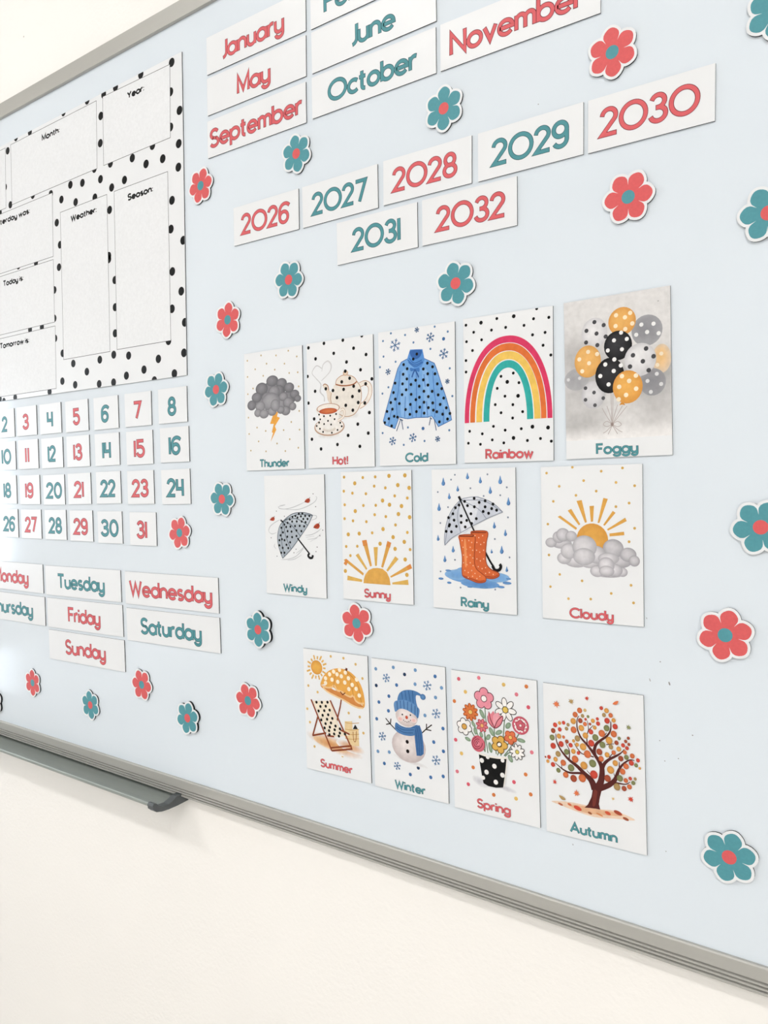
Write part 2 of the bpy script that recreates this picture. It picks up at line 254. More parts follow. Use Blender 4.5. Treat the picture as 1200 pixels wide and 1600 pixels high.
  ('b2','eeedef','cfced2',.2257,.1273,.1453,.1493,0),
  ('d','4a4a4e',.021,[(.1612,.1728),(.281,.2198),(.2502,.1083),(.1322,.073),(.347,.142),(.3014,.0218)]),
  ('b2','3a3a3e','19191c',-.0603,.0117,.1375,.1647,0),
  ('d','f4f4f4',.02,[(-.0993,.1188),(-.1489,.0155),(-.0202,.0493),(-.0707,-.0701),(.0475,.0934),(-.0128,.1552)]),
  ('p','d9902c',[(.0441,-.2459),(.027,-.2719),(.0549,-.2666),(.0824,-.2766),(.0685,-.2481)],0),
  ('b2','f6b64e','e29a36',.1072,-.1096,.1386,.1515,0),
  ('d','fcebcb',.021,[(.0559,-.006),(.1224,-.0566),(.0287,-.1019),(.1857,-.1335),(.0917,-.1823),(.1854,-.0142),(.0223,-.2166)]),
 ],
 'Windy':[
  ('l','c6c9ce',[.004,.01,.01,.01,.01,.004],[(-.2577,.3624),(-.2465,.3365),(-.1511,.3285),(-.0324,.3465),(.0851,.3813),(.1781,.4155)],1),
  ('l','c6c9ce',[.004,.01,.01,.01,.01,.004],[(-.1749,.3283),(.037,.3214),(.1994,.3565),(.3368,.4159),(.3783,.4661),(.3609,.4861)],1),
  ('l','c6c9ce',[.004,.01,.004],[(-.2454,.3712),(-.1495,.3803),(-.2701,.3537)],1),
  ('l','c6c9ce',[.004,.01,.01,.01,.004],[(-.4275,.0273),(-.4386,.0624),(-.3998,.116),(-.3004,.1704),(-.215,.1979)],1),
  ('l','c6c9ce',[.004,.01,.004],[(-.4275,.0273),(-.379,.0109),(-.3051,.0303)],1),
  ('l','c6c9ce',[.004,.01,.01,.004],[(.1786,.008),(.2817,.0192),(.3729,.0553),(.441,.0989)],1),
  ('l','c6c9ce',[.004,.01,.004],[(.2117,-.0423),(.3486,-.0213),(.4283,.0314)],1),
  ('l','c6c9ce',[.004,.01,.01,.01,.004],[(-.2315,-.3099),(-.0991,-.2954),(.0203,-.2555),(.1157,-.1826),(.1514,-.1469)],1),
  ('l','c6c9ce',[.004,.01,.004],[(-.3342,-.1112),(-.3477,-.147),(-.3122,-.181)],1),
  ('l','c6c9ce',[.004,.01,.004],[(.0213,-.2208),(.1162,-.1653),(.1519,-.1297)],1),
  ('l','c6c9ce',[.004,.004],[(.2568,-.0665),(.3711,-.0207)],1),
  ('l','c6c9ce',[.004,.01,.01,.004],[(.3058,.2563),(.3664,.2486),(.3543,.2148),(.2862,.197)],1),
  ('l','c6c9ce',[.004,.004],[(.1895,-.0173),(.3266,.0035)],1),
  ('l','c6c9ce',[.004,.01,.004],[(-.1235,-.3139),(-.0042,-.2912),(.1143,-.2343)],1),
  ('p','aeb8c4',[(-.2068,-.2913),(-.2453,-.2137),(-.2849,-.092),(-.2814,.0133),(-.2417,.1191),(-.1552,.1988),(-.023,.2695),(.1287,.2881),(.2541,.2725),(.3102,.2529),(.2635,.1933),(.2277,.1317),(.1685,.0589),(.102,-.0077),(.0252,-.0857),(-.0597,-.1718),(-.1329,-.2303),(-.1746,-.2636)],0),
  ('p','c3ccd6',[(-.1798,.1776),(-.0232,.2609),(.1286,.283),(.2877,.256),(.221,.1366)],0),
  ('l','54606c',.009,[(-.2068,-.2913),(-.2453,-.2137),(-.2849,-.092),(-.2814,.0133),(-.2417,.1191),(-.1552,.1988),(-.023,.2695),(.1287,.2881),(.2541,.2725),(.3102,.2529)],1),
  ('l','54606c',.009,[(-.1796,.1811),(.0338,.2102),(.2277,.1317)],1),
  ('l','54606c',.009,[(-.1796,.1811),(-.0391,.1231),(.1021,-.006)],1),
  ('l','54606c',.009,[(-.1796,.1811),(-.1496,-.0007),(-.0597,-.1718)],1),
  ('l','54606c',.009,[(-.1796,.1811),(-.2227,-.0376),(-.1746,-.2636)],1),
  ('l','54606c',.009,[(-.1796,.1811),(.0585,.2618),(.3057,.2529)],1),
  ('l','54606c',.009,[(.3057,.2529),(.2278,.1351),(.1021,-.006),(-.0597,-.1718),(-.2068,-.2913)],1),
  ('l','15151a',.02,[(.0502,-.0298),(.2416,-.2155)],0),
  ('l','15151a',.03,[(.2417,-.2086),(.2203,-.2403),(.2471,-.2666),(.286,-.2615),(.2959,-.2304)],1),
  ('l','15151a',.022,[(-.2273,.189),(-.1802,.162)],0),
  ('d','0c0c0e',.0155,[(.1399,.2747),(.082,.2706),(.0231,.2443),(.1159,.2404),(.185,.2463),(.2535,.2472),(-.0241,.2317),(.0575,.2242),(.1542,.2086),(.2229,.2096),(-.0721,.2001),(-.109,.1563),(-.0328,.1748),(.0445,.1761),(.1257,.1775),(.1899,.17),(-.1644,.1345),(-.1344,.1039),(-.063,.1105),(.0148,.119),(.0917,.1222),(.1655,.1185),(-.2184,.0934),(-.1915,.0348),(-.1122,.0524),(-.046,.0487),(.0366,.0644),(.1177,.0578),(-.2336,-.0029),(-.2549,-.0648),(-.2111,-.0512),(-.1682,-.0622),(-.1191,-.0173),(-.0386,-.0202),(.0346,-.0044),(-.0737,-.0854),(-.1365,-.1187),(-.2571,-.1298),(-.2025,-.1595),(-.1068,-.1595),(-.2287,-.2219),(-.1732,-.2197)]),
  ('p','b8401a',[(.1829,.4223),(.2064,.4493),(.2477,.4628),(.2698,.4393),(.2508,.409),(.2099,.4089)],1),
  ('l','5c2212',.006,[(.1781,.4155),(.2379,.4359),(.2707,.4762)],0),
  ('p','b8401a',[(-.4094,.1913),(-.3878,.2155),(-.35,.2279),(-.33,.2074),(-.3474,.1803),(-.3848,.1798)],1),
  ('l','5c2212',.006,[(-.4138,.1853),(-.3591,.204),(-.3289,.2401)],0),
  ('p','b8401a',[(.318,.1099),(.3447,.1415),(.3915,.1578),(.4166,.1313),(.3952,.0961),(.3487,.0951)],1),
  ('l','5c2212',.006,[(.3126,.102),(.3805,.1267),(.4176,.1737)],0),
  ('d','55555a',.007,[(.3213,.5163),(.3579,.3608),(-.296,.3013),(-.1611,.2385),(-.3979,-.039),(.4628,.0776),(.4166,.0093),(.3685,-.1307),(.3491,-.1857),(-.0137,-.2135),(-.303,-.2689),(.0228,-.1688)]),
 ],
 'Sunny':[
  ('d','d9a93c',.018,[(-.4527,.6892),(-.1761,.6789),(.0024,.6834),(-.0139,.5776),(.1429,.5563),(-.4609,.5243),(-.3332,.5),(-.1353,.4918),(.2703,.4645),(.441,.4398),(-.452,.364),(-.1751,.3555),(.0034,.3586),(-.015,.2506),(.1421,.2307),(-.458,.2002),(-.3324,.1766),(-.1364,.1687),(.2734,.138),(-.0558,.0417),(.4336,.0567),(-.4426,-.1277),(-.2767,-.1199),(.4661,-.1327),(-.3818,-.2335)]),
  ('d','d9a93c',.024,[(.1968,.6906),(.4135,.6923),(-.2951,.6142),(.3153,.5856),(.4678,.5522),(.1004,.4129),(.196,.3648),(.3608,.3504),(-.2964,.2901),(.3166,.2604),(.4673,.2267),(.0995,.0878),(-.4075,.0156),(-.2443,.0285),(.2375,-.0008),(.3894,-.0497),(.0541,-.0803),(.2621,-.1323),(.3971,-.2468),(-.4623,-.4191),(.4168,-.4182)]),
  ('p','dfa23a',[(-.4847,-.2902),(-.446,-.2722),(-.1887,-.4316),(-.1997,-.46)],0),
  ('p','dfa23a',[(-.2049,-.0509),(-.139,-.0412),(-.0682,-.3399),(-.0948,-.3491)],0),
  ('p','dfa23a',[(.158,-.0457),(.2107,-.0652),(.0902,-.3545),(.0624,-.3459)],0),
  ('p','dfa23a',[(.1872,-.4465),(.4669,-.2915),(.4888,-.341),(.1967,-.4621)],0),
  ('p','e2b24a',[(-.4296,-.4708),(-.2152,-.5066),(-.2158,-.5346),(-.4372,-.526)],0),
  ('p','e2b24a',[(-.3041,-.2259),(-.262,-.2032),(-.1362,-.3753),(-.153,-.3924)],0),
  ('p','e2b24a',[(-.0392,-.1231),(.0213,-.1182),(.0025,-.3371),(-.0237,-.3381)],0),
  ('p','e2b24a',[(.2624,-.2151),(.3065,-.2453),(.1547,-.3951),(.1353,-.3799)],0),
  ('p','e2b24a',[(.2153,-.5156),(.4311,-.4697),(.4376,-.5294),(.2148,-.5364)],0),
  ('p','e08a30',[(-.4857,-.3318),(-.446,-.2722),(-.4106,-.2941),(-.448,-.3553)],0),
  ('p','e08a30',[(-.2049,-.0509),(-.139,-.0412),(-.1241,-.106),(-.1899,-.1159)],0),
  ('p','e08a30',[(.158,-.0457),(.2107,-.0652),(.1919,-.1215),(.137,-.107)],0),
  ('p','e08a30',[(.409,-.3238),(.4669,-.2915),(.4888,-.341),(.4369,-.3637)],0),
  ('p','e2a840',[(-.1954,-.5467),(-.1903,-.5005),(-.1643,-.4419),(-.1161,-.3908),(-.0546,-.367),(.006,-.3596),(.08,-.3662),(.1407,-.4037),(.177,-.4663),(.191,-.5473)],0),
 ],
 'Rainy':[
  ('p','5d93cd',[(-.3529,.6628),(-.3402,.626),(-.3316,.6007),(-.341,.578),(-.3649,.576),(-.3762,.5968),(-.3651,.6264)],1),
  ('l','2f5f9f',.008,[(-.3378,.6122),(-.3349,.5939),(-.3515,.5781)],1),
  ('p','5d93cd',[(-.0549,.7099),(-.0449,.6804),(-.0381,.6601),(-.0454,.642),(-.0642,.6405),(-.0731,.6571),(-.0644,.6808)],1),
  ('l','2f5f9f',.008,[(-.043,.6694),(-.0407,.6547),(-.0537,.6421)],1),
  ('p','5d93cd',[(.0976,.6641),(.1073,.6349),(.114,.6149),(.1068,.5969),(.0885,.5953),(.0798,.6118),(.0882,.6353)],1),
  ('l','2f5f9f',.008,[(.1092,.624),(.1115,.6095),(.0987,.597)],1),
  ('p','5d93cd',[(.3287,.6713),(.3408,.6346),(.349,.6095),(.3402,.5869),(.3176,.5849),(.3068,.6056),(.3172,.6351)],1),
  ('l','2f5f9f',.008,[(.3432,.6209),(.3459,.6027),(.3302,.587)],1),
  ('p','5d93cd',[(-.1757,.5751),(-.1667,.5487),(-.1605,.5306),(-.1672,.5142),(-.1841,.5127),(-.1922,.5276),(-.1843,.5489)],1),
  ('l','2f5f9f',.008,[(-.1649,.5388),(-.1629,.5257),(-.1747,.5143)],1),
  ('p','5d93cd',[(.2128,.5619),(.2235,.5298),(.2307,.5078),(.2229,.4879),(.2029,.486),(.1933,.5041),(.2026,.53)],1),
  ('l','2f5f9f',.008,[(.2255,.5178),(.228,.5018),(.214,.4879)],1),
  ('p','5d93cd',[(-.2811,.4979),(-.2714,.4696),(-.2648,.4502),(-.2719,.4327),(-.2902,.431),(-.2989,.4469),(-.2904,.4697)],1),
  ('l','2f5f9f',.008,[(-.2695,.4591),(-.2673,.445),(-.28,.4327)],1),
  ('p','5d93cd',[(-.4105,.3881),(-.3983,.3529),(-.39,.3288),(-.399,.3068),(-.4221,.3045),(-.433,.3242),(-.4223,.3529)],1),
  ('l','2f5f9f',.008,[(-.396,.3398),(-.3932,.3222),(-.4092,.3067)],1),
  ('p','5d93cd',[(.4194,.449),(.4308,.4143),(.4386,.3904),(.4303,.3688),(.4089,.3666),(.3987,.3861),(.4085,.4143)],1),
  ('l','2f5f9f',.008,[(.433,.4013),(.4357,.384),(.4208,.3688)],1),
  ('p','5d93cd',[(.2547,.1963),(.2643,.1677),(.2708,.148),(.2638,.1299),(.2458,.1278),(.2373,.1438),(.2455,.1674)],1),
  ('l','2f5f9f',.008,[(.2661,.1569),(.2683,.1426),(.2558,.1298)],1),
  ('p','5d93cd',[(.3808,.1208),(.3903,.0925),(.3967,.073),(.3898,.0551),(.3722,.0528),(.3638,.0687),(.3719,.0921)],1),
  ('l','2f5f9f',.008,[(.3921,.0818),(.3943,.0676),(.382,.0549)],1),
  ('p','5d93cd',[(-.4282,.044),(-.4189,.0174),(-.4125,-.0009),(-.4194,-.0179),(-.437,-.0201),(-.4454,-.0052),(-.4372,.0169)],1),
  ('l','2f5f9f',.008,[(-.4171,.0074),(-.415,-.006),(-.4272,-.0181)],1),
  ('p','5d93cd',[(-.242,-.0677),(-.2318,-.0972),(-.2248,-.1175),(-.2324,-.1364),(-.2517,-.139),(-.2609,-.1225),(-.2519,-.0979)],1),
  ('l','2f5f9f',.008,[(-.2298,-.1083),(-.2275,-.1232),(-.241,-.1368)],1),
  ('p','5d93cd',[(-.3467,-.1756),(-.3363,-.2053),(-.3293,-.2257),(-.337,-.2449),(-.3566,-.2476),(-.3659,-.2311),(-.3568,-.2062)],1),
  ('l','2f5f9f',.008,[(-.3343,-.2165),(-.332,-.2315),(-.3456,-.2452)],1),
  ('p','5d93cd',[(.3374,-.0471),(.349,-.0817),(.3569,-.1055),(.3484,-.1277),(.3268,-.1307),(.3164,-.1113),(.3264,-.0825)],1),
  ('l','2f5f9f',.008,[(.3512,-.0947),(.3539,-.1121),(.3388,-.128)],1),
  ('p','5d93cd',[(.3915,-.2576),(.3994,-.281),(.4047,-.2971),(.399,-.3123),(.3843,-.3145),(.3773,-.3015),(.3841,-.2818)],1),
  ('l','2f5f9f',.008,[(.4009,-.2899),(.4027,-.3017),(.3925,-.3126)],1),
  ('p','5d93cd',[(.22,-.0849),(.2265,-.104),(.2308,-.1171),(.2261,-.1293),(.2141,-.1309),(.2084,-.1203),(.2139,-.1044)],1),
  ('l','2f5f9f',.008,[(.2277,-.1112),(.2292,-.1207),(.2208,-.1295)],1),
  ('d','7f8ea2',.01,[(-.207,.6888),(-.2551,.6382),(.1832,.6863),(-.0203,.5446),(.4033,.5496),(.3284,.4692),(.1355,.4624),(-.4232,.5074),(-.2978,.3444),(.4126,.2439),(-.3969,.1726),(.2591,.0185),(.4251,-.1649),(-.2206,-.2183),(-.4029,-.3523),(-.1564,-.5112),(.2569,-.5049)]),
  ('b','5b93d2','6ea3dc',.0104,-.382,.344,.0815,0),
  ('b','6ba2dc','83b4e4',-.1993,-.377,.1514,.053,0),
  ('b','6ba2dc','83b4e4',.2806,-.379,.1422,.0489,0),
  ('b','4f88ca','6ea3dc',.0779,-.4596,.2294,.0448,0),
  ('b','6ba2dc','83b4e4',-.0117,-.3177,.1835,.0326,0),
  ('b','6397d0','4f86c4',-.3992,-.4299,.0321,.0122,0),
  ('b','6397d0','4f86c4',-.2959,-.4679,.0275,.0122,0),
  ('b','6397d0','4f86c4',-.3059,-.3368,.0367,.0102,0),
  ('b','6397d0','4f86c4',.3234,-.4745,.0413,.0122,0),
  ('b','6397d0','4f86c4',.3938,-.4303,.0505,.0143,0),
  ('b','6397d0','4f86c4',.1228,-.4913,.0505,.0122,0),
  ('b','6397d0','4f86c4',-.0419,-.4977,.0321,.0081,0),
  ('b','6397d0','4f86c4',.4117,-.3855,.0275,.0102,0),
  ('p','c9cfdc',[(-.345,-.0668),(-.3485,.0167),(-.3222,.1633),(-.2603,.299),(-.1593,.4086),(-.0702,.4431),(.0448,.4528),(.1574,.4261),(.2679,.372),(.3547,.2968),(.2666,.2663),(.166,.2252),(.0638,.1794),(-.0006,.1479),(-.1455,.0734),(-.2647,.0085)],0),
  ('p','dfe3ec',[(-.1405,.4126),(-.024,.445),(.09,.4404),(-.0005,.1581),(-.1336,.084)],1),
  ('l','8a93a4',.007,[(-.345,-.0668),(-.3485,.0167),(-.3222,.1633),(-.2603,.299),(-.1593,.4086),(-.0702,.4431),(.0448,.4528),(.1574,.4261),(.2679,.372),(.3547,.2968)],1),
  ('l','8a93a4',.007,[(-.1405,.4167),(-.2733,.2263),(-.345,-.0668)],1),
  ('l','8a93a4',.007,[(-.1405,.4167),(-.1829,.2479),(-.1455,.0734)],1),
  ('l','8a93a4',.007,[(-.1288,.4167),(.0659,.3313),(.166,.2252)],1),
  ('l','8a93a4',.007,[(-.1288,.4167),(.1348,.4121),(.3547,.2968)],1),
  ('l','8a93a4',.007,[(-.345,-.0668),(-.2647,.0085),(-.1455,.0734),(-.0006,.1479),(.166,.2252),(.2666,.2663),(.3547,.2968)],1),
  ('l','1a1a1f',.018,[(-.1451,.4229),(-.0098,.1478),(.0215,.0914)],0),
  ('l','15151a',.028,[(-.1633,.4599),(-.1359,.4126)],0),
  ('l','15151a',.022,[(.1457,-.1218),(.1984,-.2104),(.2421,-.2727)],0),
  ('l','15151a',.032,[(.2289,-.2593),(.2594,-.304),(.308,-.2975),(.326,-.2607),(.3109,-.2395)],1),
  ('d','0c0c0e',.0165,[(.0241,.4387),(.0826,.396),(.1528,.4121),(.2437,.3779),(-.0916,.4064),(-.1599,.3674),(-.2051,.3385),(-.0575,.3615),(.0251,.3494),(.1519,.3498),(.2276,.332),(.2849,.3162),(-.2369,.2743),(-.2923,.2323),(-.1359,.2525),(-.0172,.276),(.1288,.3014),(.1914,.2837),(-.069,.2061),(-.1369,.1826),(-.2791,.1577),(-.2237,.2062),(-.1963,.1405),(-.2865,.143),(.0462,.2258),(-.3234,.0841),(-.2588,.0813),(-.0886,.1362),(-.0094,.1743)]),
  ('p','d9601f',[(-.0175,.0906),(.1688,.0945),(.1629,-.0103),(.1501,-.1318),(.1599,-.2424),(.2151,-.3002),(.2923,-.3263),(.3028,-.3618),(.2361,-.3936),(.1467,-.3906),(.0565,-.3591),(.0161,-.3),(.0138,-.1369),(-.0026,.0053)],1),
  ('l','9c3c12',.009,[(-.0175,.0906),(.1688,.0945),(.1629,-.0103),(.1501,-.1318),(.1599,-.2424),(.2151,-.3002),(.2923,-.3263),(.3028,-.3618),(.2361,-.3936),(.1467,-.3906),(.0565,-.3591),(.0161,-.3),(.0138,-.1369),(-.0026,.0053),(-.0175,.0906)],1),
  ('p','e36a22',[(-.1647,.0462),(.0164,.0506),(.0215,-.0755),(.0173,-.2183),(.039,-.2989),(.1021,-.3464),(.1468,-.3805),(.1417,-.4314),(.0553,-.4467),(-.0362,-.4215),(-.1172,-.3932),(-.1351,-.3384),(-.1305,-.1835),(-.1542,-.0401)],1),
  ('l','9c3c12',.009,[(-.1647,.0462),(.0164,.0506),(.0215,-.0755),(.0173,-.2183),(.039,-.2989),(.1021,-.3464),(.1468,-.3805),(.1417,-.4314),(.0553,-.4467),(-.0362,-.4215),(-.1172,-.3932),(-.1351,-.3384),(-.1305,-.1835),(-.1542,-.0401),(-.1647,.0462)],1),
  ('p','7a2c10',[(-.16,.0422),(.0118,.0464),(.0116,.0342),(-.1555,.0299)],0),
  ('p','7a2c10',[(-.0107,.0846),(.162,.0883),(.1618,.0783),(-.0062,.0745)],0),
  ('l','b5491a',.016,[(-.1241,-.3853),(-.0245,-.4085),(.0669,-.4318),(.1373,-.4195)],1),
  ('l','b5491a',.014,[(.1469,-.3744),(.2363,-.3775),(.2942,-.3502)],1),
  ('d','f6c49a',.0065,[(-.128,-.0084),(-.0886,-.0279),(-.0465,-.0062),(-.0122,-.0256),(-.1173,-.0801),(-.078,-.0993),(-.0314,-.0773),(-.0018,-.1069),(-.1138,-.1623),(-.0722,-.1812),(-.0325,-.1591),(-.0007,-.1885),(-.115,-.2447),(-.0734,-.2633),(-.0337,-.241),(.0005,-.2701),(-.0999,-.3263),(-.0583,-.3447),(-.0164,-.3221),(.0223,-.3507),(.079,-.3782),(.0445,-.4045),(-.008,-.383),(-.059,-.3961),(.0278,.0468),(.0731,.0276),(.1187,.049),(.0497,-.0238),(.0949,-.0427),(.1336,-.0213),(.044,-.1052),(.0824,-.1242),(.128,-.1023),(.0473,-.1967),(.088,-.2152),(.1268,-.1933),(.0622,-.2774),(.1073,-.2955),(.1481,-.2833),(.1923,-.3316),(.2367,-.3493),(.1473,-.344)]),
  ('p','f0934e',[(-.1047,-.0181),(-.0815,-.0174),(-.0757,-.2634),(-.099,-.2645)],1),
 ],
 'Cloudy':[
  ('d','d9ac4e',.013,[(-.4388,.6885),(-.171,.7384),(.1146,.6926),(.3177,.7169),(-.0593,.6073),(.2551,.5838),(.429,.5508),(-.3085,.5563),(.0636,.5054),(-.1383,.4669),(-.3716,.4103),(.3762,.3909),(.2515,.3581),(-.4327,.1858),(.4248,.1584),(.372,.0329),(-.4254,-.1189),(-.3149,-.306),(-.0876,-.3566),(-.4141,-.4324),(.3866,-.3719),(.1979,-.4599),(-.2281,-.5393),(-.0029,-.5272),(.4081,-.5344)]),
  ('p','e3a63a',[(-.3285,.2585),(-.3028,.2718),(-.1308,.1526),(-.1424,.1338)],0),
  ('p','e3a63a',[(-.2244,.3205),(-.1876,.3372),(-.0981,.1901),(-.1134,.1788)],0),
  ('p','e3a63a',[(-.1333,.4131),(-.0803,.4216),(-.0321,.2091),(-.0509,.2034)],0),
  ('p','e3a63a',[(-.0043,.3638),(.0401,.3671),(.0293,.2168),(.007,.213)],0),
  ('p','e3a63a',[(.1321,.4406),(.1753,.431),(.0916,.2043),(.0733,.2042)],0),
  ('p','e3a63a',[(.2209,.3187),(.2474,.3006),(.1423,.1773),(.1279,.1863)],0),
  ('p','e3a63a',[(.3387,.2558),(.3524,.2237),(.1744,.1322),(.1637,.1448)],0),
  ('p','e3a63a',[(.1868,.1051),(.3255,.1251),(.3287,.0929),(.1883,.0779)],0),
  ('b','e8aa3e','dd9a30',.0181,.0418,.156,.1569,0),
  ('b2','d9d7dc','a9a7ae',-.2929,-.0006,.1077,.0517,0),
  ('b2','d9d7dc','a9a7ae',-.4015,.0045,.0594,.048,0),
  ('b2','d9d7dc','a9a7ae',-.3215,.0595,.0631,.0591,0),
  ('b2','d9d7dc','a9a7ae',-.2761,.0831,.0706,.0665,0),
  ('b2','d9d7dc','a9a7ae',-.1911,.0713,.0594,.0517,0),
  ('b2','d5d3d8','a5a3aa',.265,-.1557,.13,.0646,0),
  ('b2','d5d3d8','a5a3aa',.1759,-.0953,.0929,.0591,0),
  ('b2','d5d3d8','a5a3aa',.2214,-.0357,.1003,.0886,0),
  ('b2','d5d3d8','a5a3aa',.3624,-.0891,.078,.0665,0),
  ('b2','d5d3d8','a5a3aa',.4193,-.1444,.052,.0517,0),
  ('b2','e2e0e4','b0aeb5',-.1403,-.1526,.1393,.0775,0),
  ('b2','e2e0e4','b0aeb5',-.0084,-.1755,.1021,.0554,0),
  ('b2','e2e0e4','b0aeb5',-.2656,-.1439,.0743,.0591,0),
  ('b2','e2e0e4','b0aeb5',-.22,-.0743,.0817,.0775,0),
  ('b2','e2e0e4','b0aeb5',.0573,-.0992,.0929,.0849,0),
  ('b2','e2e0e4','b0aeb5',.1756,-.1318,.1021,.0554,0),
  ('b2','e2e0e4','b0aeb5',-.0592,-.0286,.1226,.1108,0),
  ('b2','e2e0e4','b0aeb5',-.0641,-.1218,.1114,.0831,0),
  ('b2','e4e2e6','aeabb3',.1743,-.2744,.1393,.0369,0),
  ('b2','e4e2e6','aeabb3',.0649,-.2557,.0706,.0554,0),
  ('b2','e4e2e6','aeabb3',.3085,-.2534,.0483,.0443,0),
  ('b2','e4e2e6','aeabb3',.2286,-.239,.0817,.0628,0),
  ('b2','e4e2e6','aeabb3',.1533,-.1966,.0799,.0775,0),
  ('b2','e4e2e6','aeabb3',.1564,-.2515,.0743,.0517,0),
 ],
 'Summer':[
  ('l','e5b04a',.022,[(-.1836,.5347),(-.1448,.5353)],0),
  ('l','e5b04a',.022,[(-.1972,.4957),(-.1467,.4749)],0),
  ('l','e5b04a',.022,[(-.2245,.4622),(-.2008,.4359)],0),
  ('l','e5b04a',.022,[(-.2615,.4395),(-.2468,.3872)],0),
  ('l','e5b04a',.022,[(-.3026,.4309),(-.3082,.3927)],0),
  ('l','e5b04a',.022,[(-.3416,.4379),(-.3721,.3844)],0),
  ('l','e5b04a',.022,[(-.3725,.4596),(-.4047,.4319)],0),
  ('l','e5b04a',.022,[(-.3905,.4926),(-.4489,.4696)],0),
  ('l','e5b04a',.022,[(-.3927,.5319),(-.4327,.5313)],0),
  ('l','e5b04a',.022,[(-.3789,.5714),(-.4307,.5928)],0),
  ('l','e5b04a',.022,[(-.3511,.605),(-.3752,.6318)],0),
  ('l','e5b04a',.022,[(-.3137,.6276),(-.3285,.6803)],0),
  ('l','e5b04a',.022,[(-.2725,.6357),(-.2669,.6738)],0),
  ('l','e5b04a',.022,[(-.2338,.6282),(-.2037,.6809)],0),
  ('l','e5b04a',.022,[(-.2034,.6064),(-.1719,.6335)],0),
  ('l','e5b04a',.022,[(-.1858,.5736),(-.129,.5959)],0),
  ('b','efb23c','e09a2c',-.2876,.5333,.0921,.088,0),
  ('d','e0b662',.017,[(-.0554,.6927),(.1411,.6906),(.3227,.6369),(.4183,.4796),(-.4317,.2921),(-.2837,.2288),(-.4624,-.0013),(-.4255,-.1635),(.1943,.0395),(.3595,.016),(.4073,-.1676),(-.3641,-.4563),(.0777,-.4974),(.3124,-.4522)]),
  ('b','e2a15c','eff1f4',-.0464,-.3828,.4498,.0992,-.1745),
  ('b','d99450','ecc9a0',-.1098,-.3851,.272,.0608,-.1396),
  ('b','e2a15c','eff1f4',.2028,-.3654,.2197,.064,-.1396),
  ('p','eccf98',[(.1299,-.0681),(.2413,-.0517),(.245,-.1505),(.3348,-.1304),(.3378,-.3352),(.2136,-.351),(.1217,-.252)],0),
  ('l','cf9f58',.008,[(.1375,-.0829),(.2359,-.0793),(.3462,-.0565)],1),
  ('l','cf9f58',.008,[(.1339,-.1628),(.2324,-.1587),(.3427,-.1354)],1),
  ('l','cf9f58',.008,[(.1314,-.2187),(.2299,-.2143),(.3402,-.1907)],1),
  ('l','cf9f58',.008,[(.1289,-.2746),(.2274,-.2699),(.3377,-.2459)],1),
  ('l','a86a30',.01,[(.252,-.1762),(.2576,-.2776),(.2878,-.2806),(.3033,-.1603)],1),
  ('p','1c1c1e',[(.2493,-.1451),(.2865,-.0843),(.3,-.098),(.3246,-.1335)],0),
  ('l','8e3f1d',.02,[(.1086,.2868),(.0694,.1062),(.0015,-.108)],0),
  ('p','d98838',[(-.2276,.3253),(-.0997,.3168),(-.0166,.2869),(.0877,.2841),(.189,.2415),(.2707,.2443),(.3492,.1918),(.4269,.1366),(.3463,.1254),(.246,.1463),(.1249,.1902),(-.0195,.2224),(-.1238,.254),(-.2076,.292)],1),
  ('p','eca838',[(-.2341,.3245),(-.2142,.3838),(-.1682,.4541),(-.08,.5207),(.0374,.558),(.1414,.5583),(.2429,.5333),(.3316,.4725),(.3981,.3863),(.4333,.2812),(.4431,.1888),(.4269,.1366),(.3889,.1814),(.3293,.1969),(.2813,.2536),(.2298,.2389),(.1587,.2535),(.1087,.29),(.0252,.2842),(-.0257,.3179),(-.1213,.3092),(-.1733,.34)],1),
  ('l','f0c486',.022,[(-.2275,.3285),(-.181,.3115),(-.1215,.306),(-.0574,.3172),(-.0141,.3434),(.0256,.2922),(.0877,.2841),(.1587,.2535),(.2298,.2389),(.2713,.257),(.3094,.2021),(.3688,.1787),(.4291,.1869)],1),
  ('l','f3cf98',.02,[(-.1966,.2966),(-.1238,.254),(-.0195,.2224),(.1247,.1854),(.2459,.1431),(.3462,.1239),(.4166,.1289)],1),
  ('l','c98024',.008,[(.0582,.5555),(.0012,.4496),(-.0257,.3179)],1),
  ('l','c98024',.008,[(.1619,.5559),(.2383,.4298),(.2752,.2528)],1),
  ('l','c98024',.008,[(.1517,.5595),(.3389,.4104),(.3896,.1972)],1),
  ('l','6d2c16',.03,[(.1734,.5365),(.1875,.5762)],0),
  ('l','6d2c16',.012,[(.0773,.2828),(.1109,.2473),(.1535,.2766)],0),
  ('d','fdf0d6',.026,[(-.0171,.5117),(.0744,.5445),(-.0822,.4721),(.1645,.5211),(-.1485,.4159),(-.0468,.4118),(.1001,.4691),(.2089,.458),(.2628,.3854),(.0427,.3952),(.1508,.4003),(.2092,.3281),(.3198,.3451),(.3629,.272),(.3309,.4567),(.0342,.4855),(-.1511,.3589)]),
  ('p','f3e6d0',[(-.3717,.1111),(-.0902,.1487),(.0321,-.1225),(.0628,-.1817),(.2061,-.1991),(.1924,-.2313),(-.0634,-.2926),(-.1675,-.2494),(-.2667,-.07)],0),
  ('l','8e3f1d',.022,[(-.393,.1247),(-.2389,-.1714),(-.0878,-.4618)],0),
  ('l','8e3f1d',.022,[(-.0858,.1542),(.0503,-.0879),(.2225,-.381)],0),
  ('l','8e3f1d',.022,[(-.2929,-.0738),(-.3866,-.3244)],0),
  ('l','8e3f1d',.022,[(-.391,-.3235),(-.1678,-.2575)],0),
  ('l','8e3f1d',.022,[(-.0948,-.4276),(.2239,-.3493)],0),
  ('l','8e3f1d',.022,[(-.0878,-.4618),(.2345,-.3853)],0),
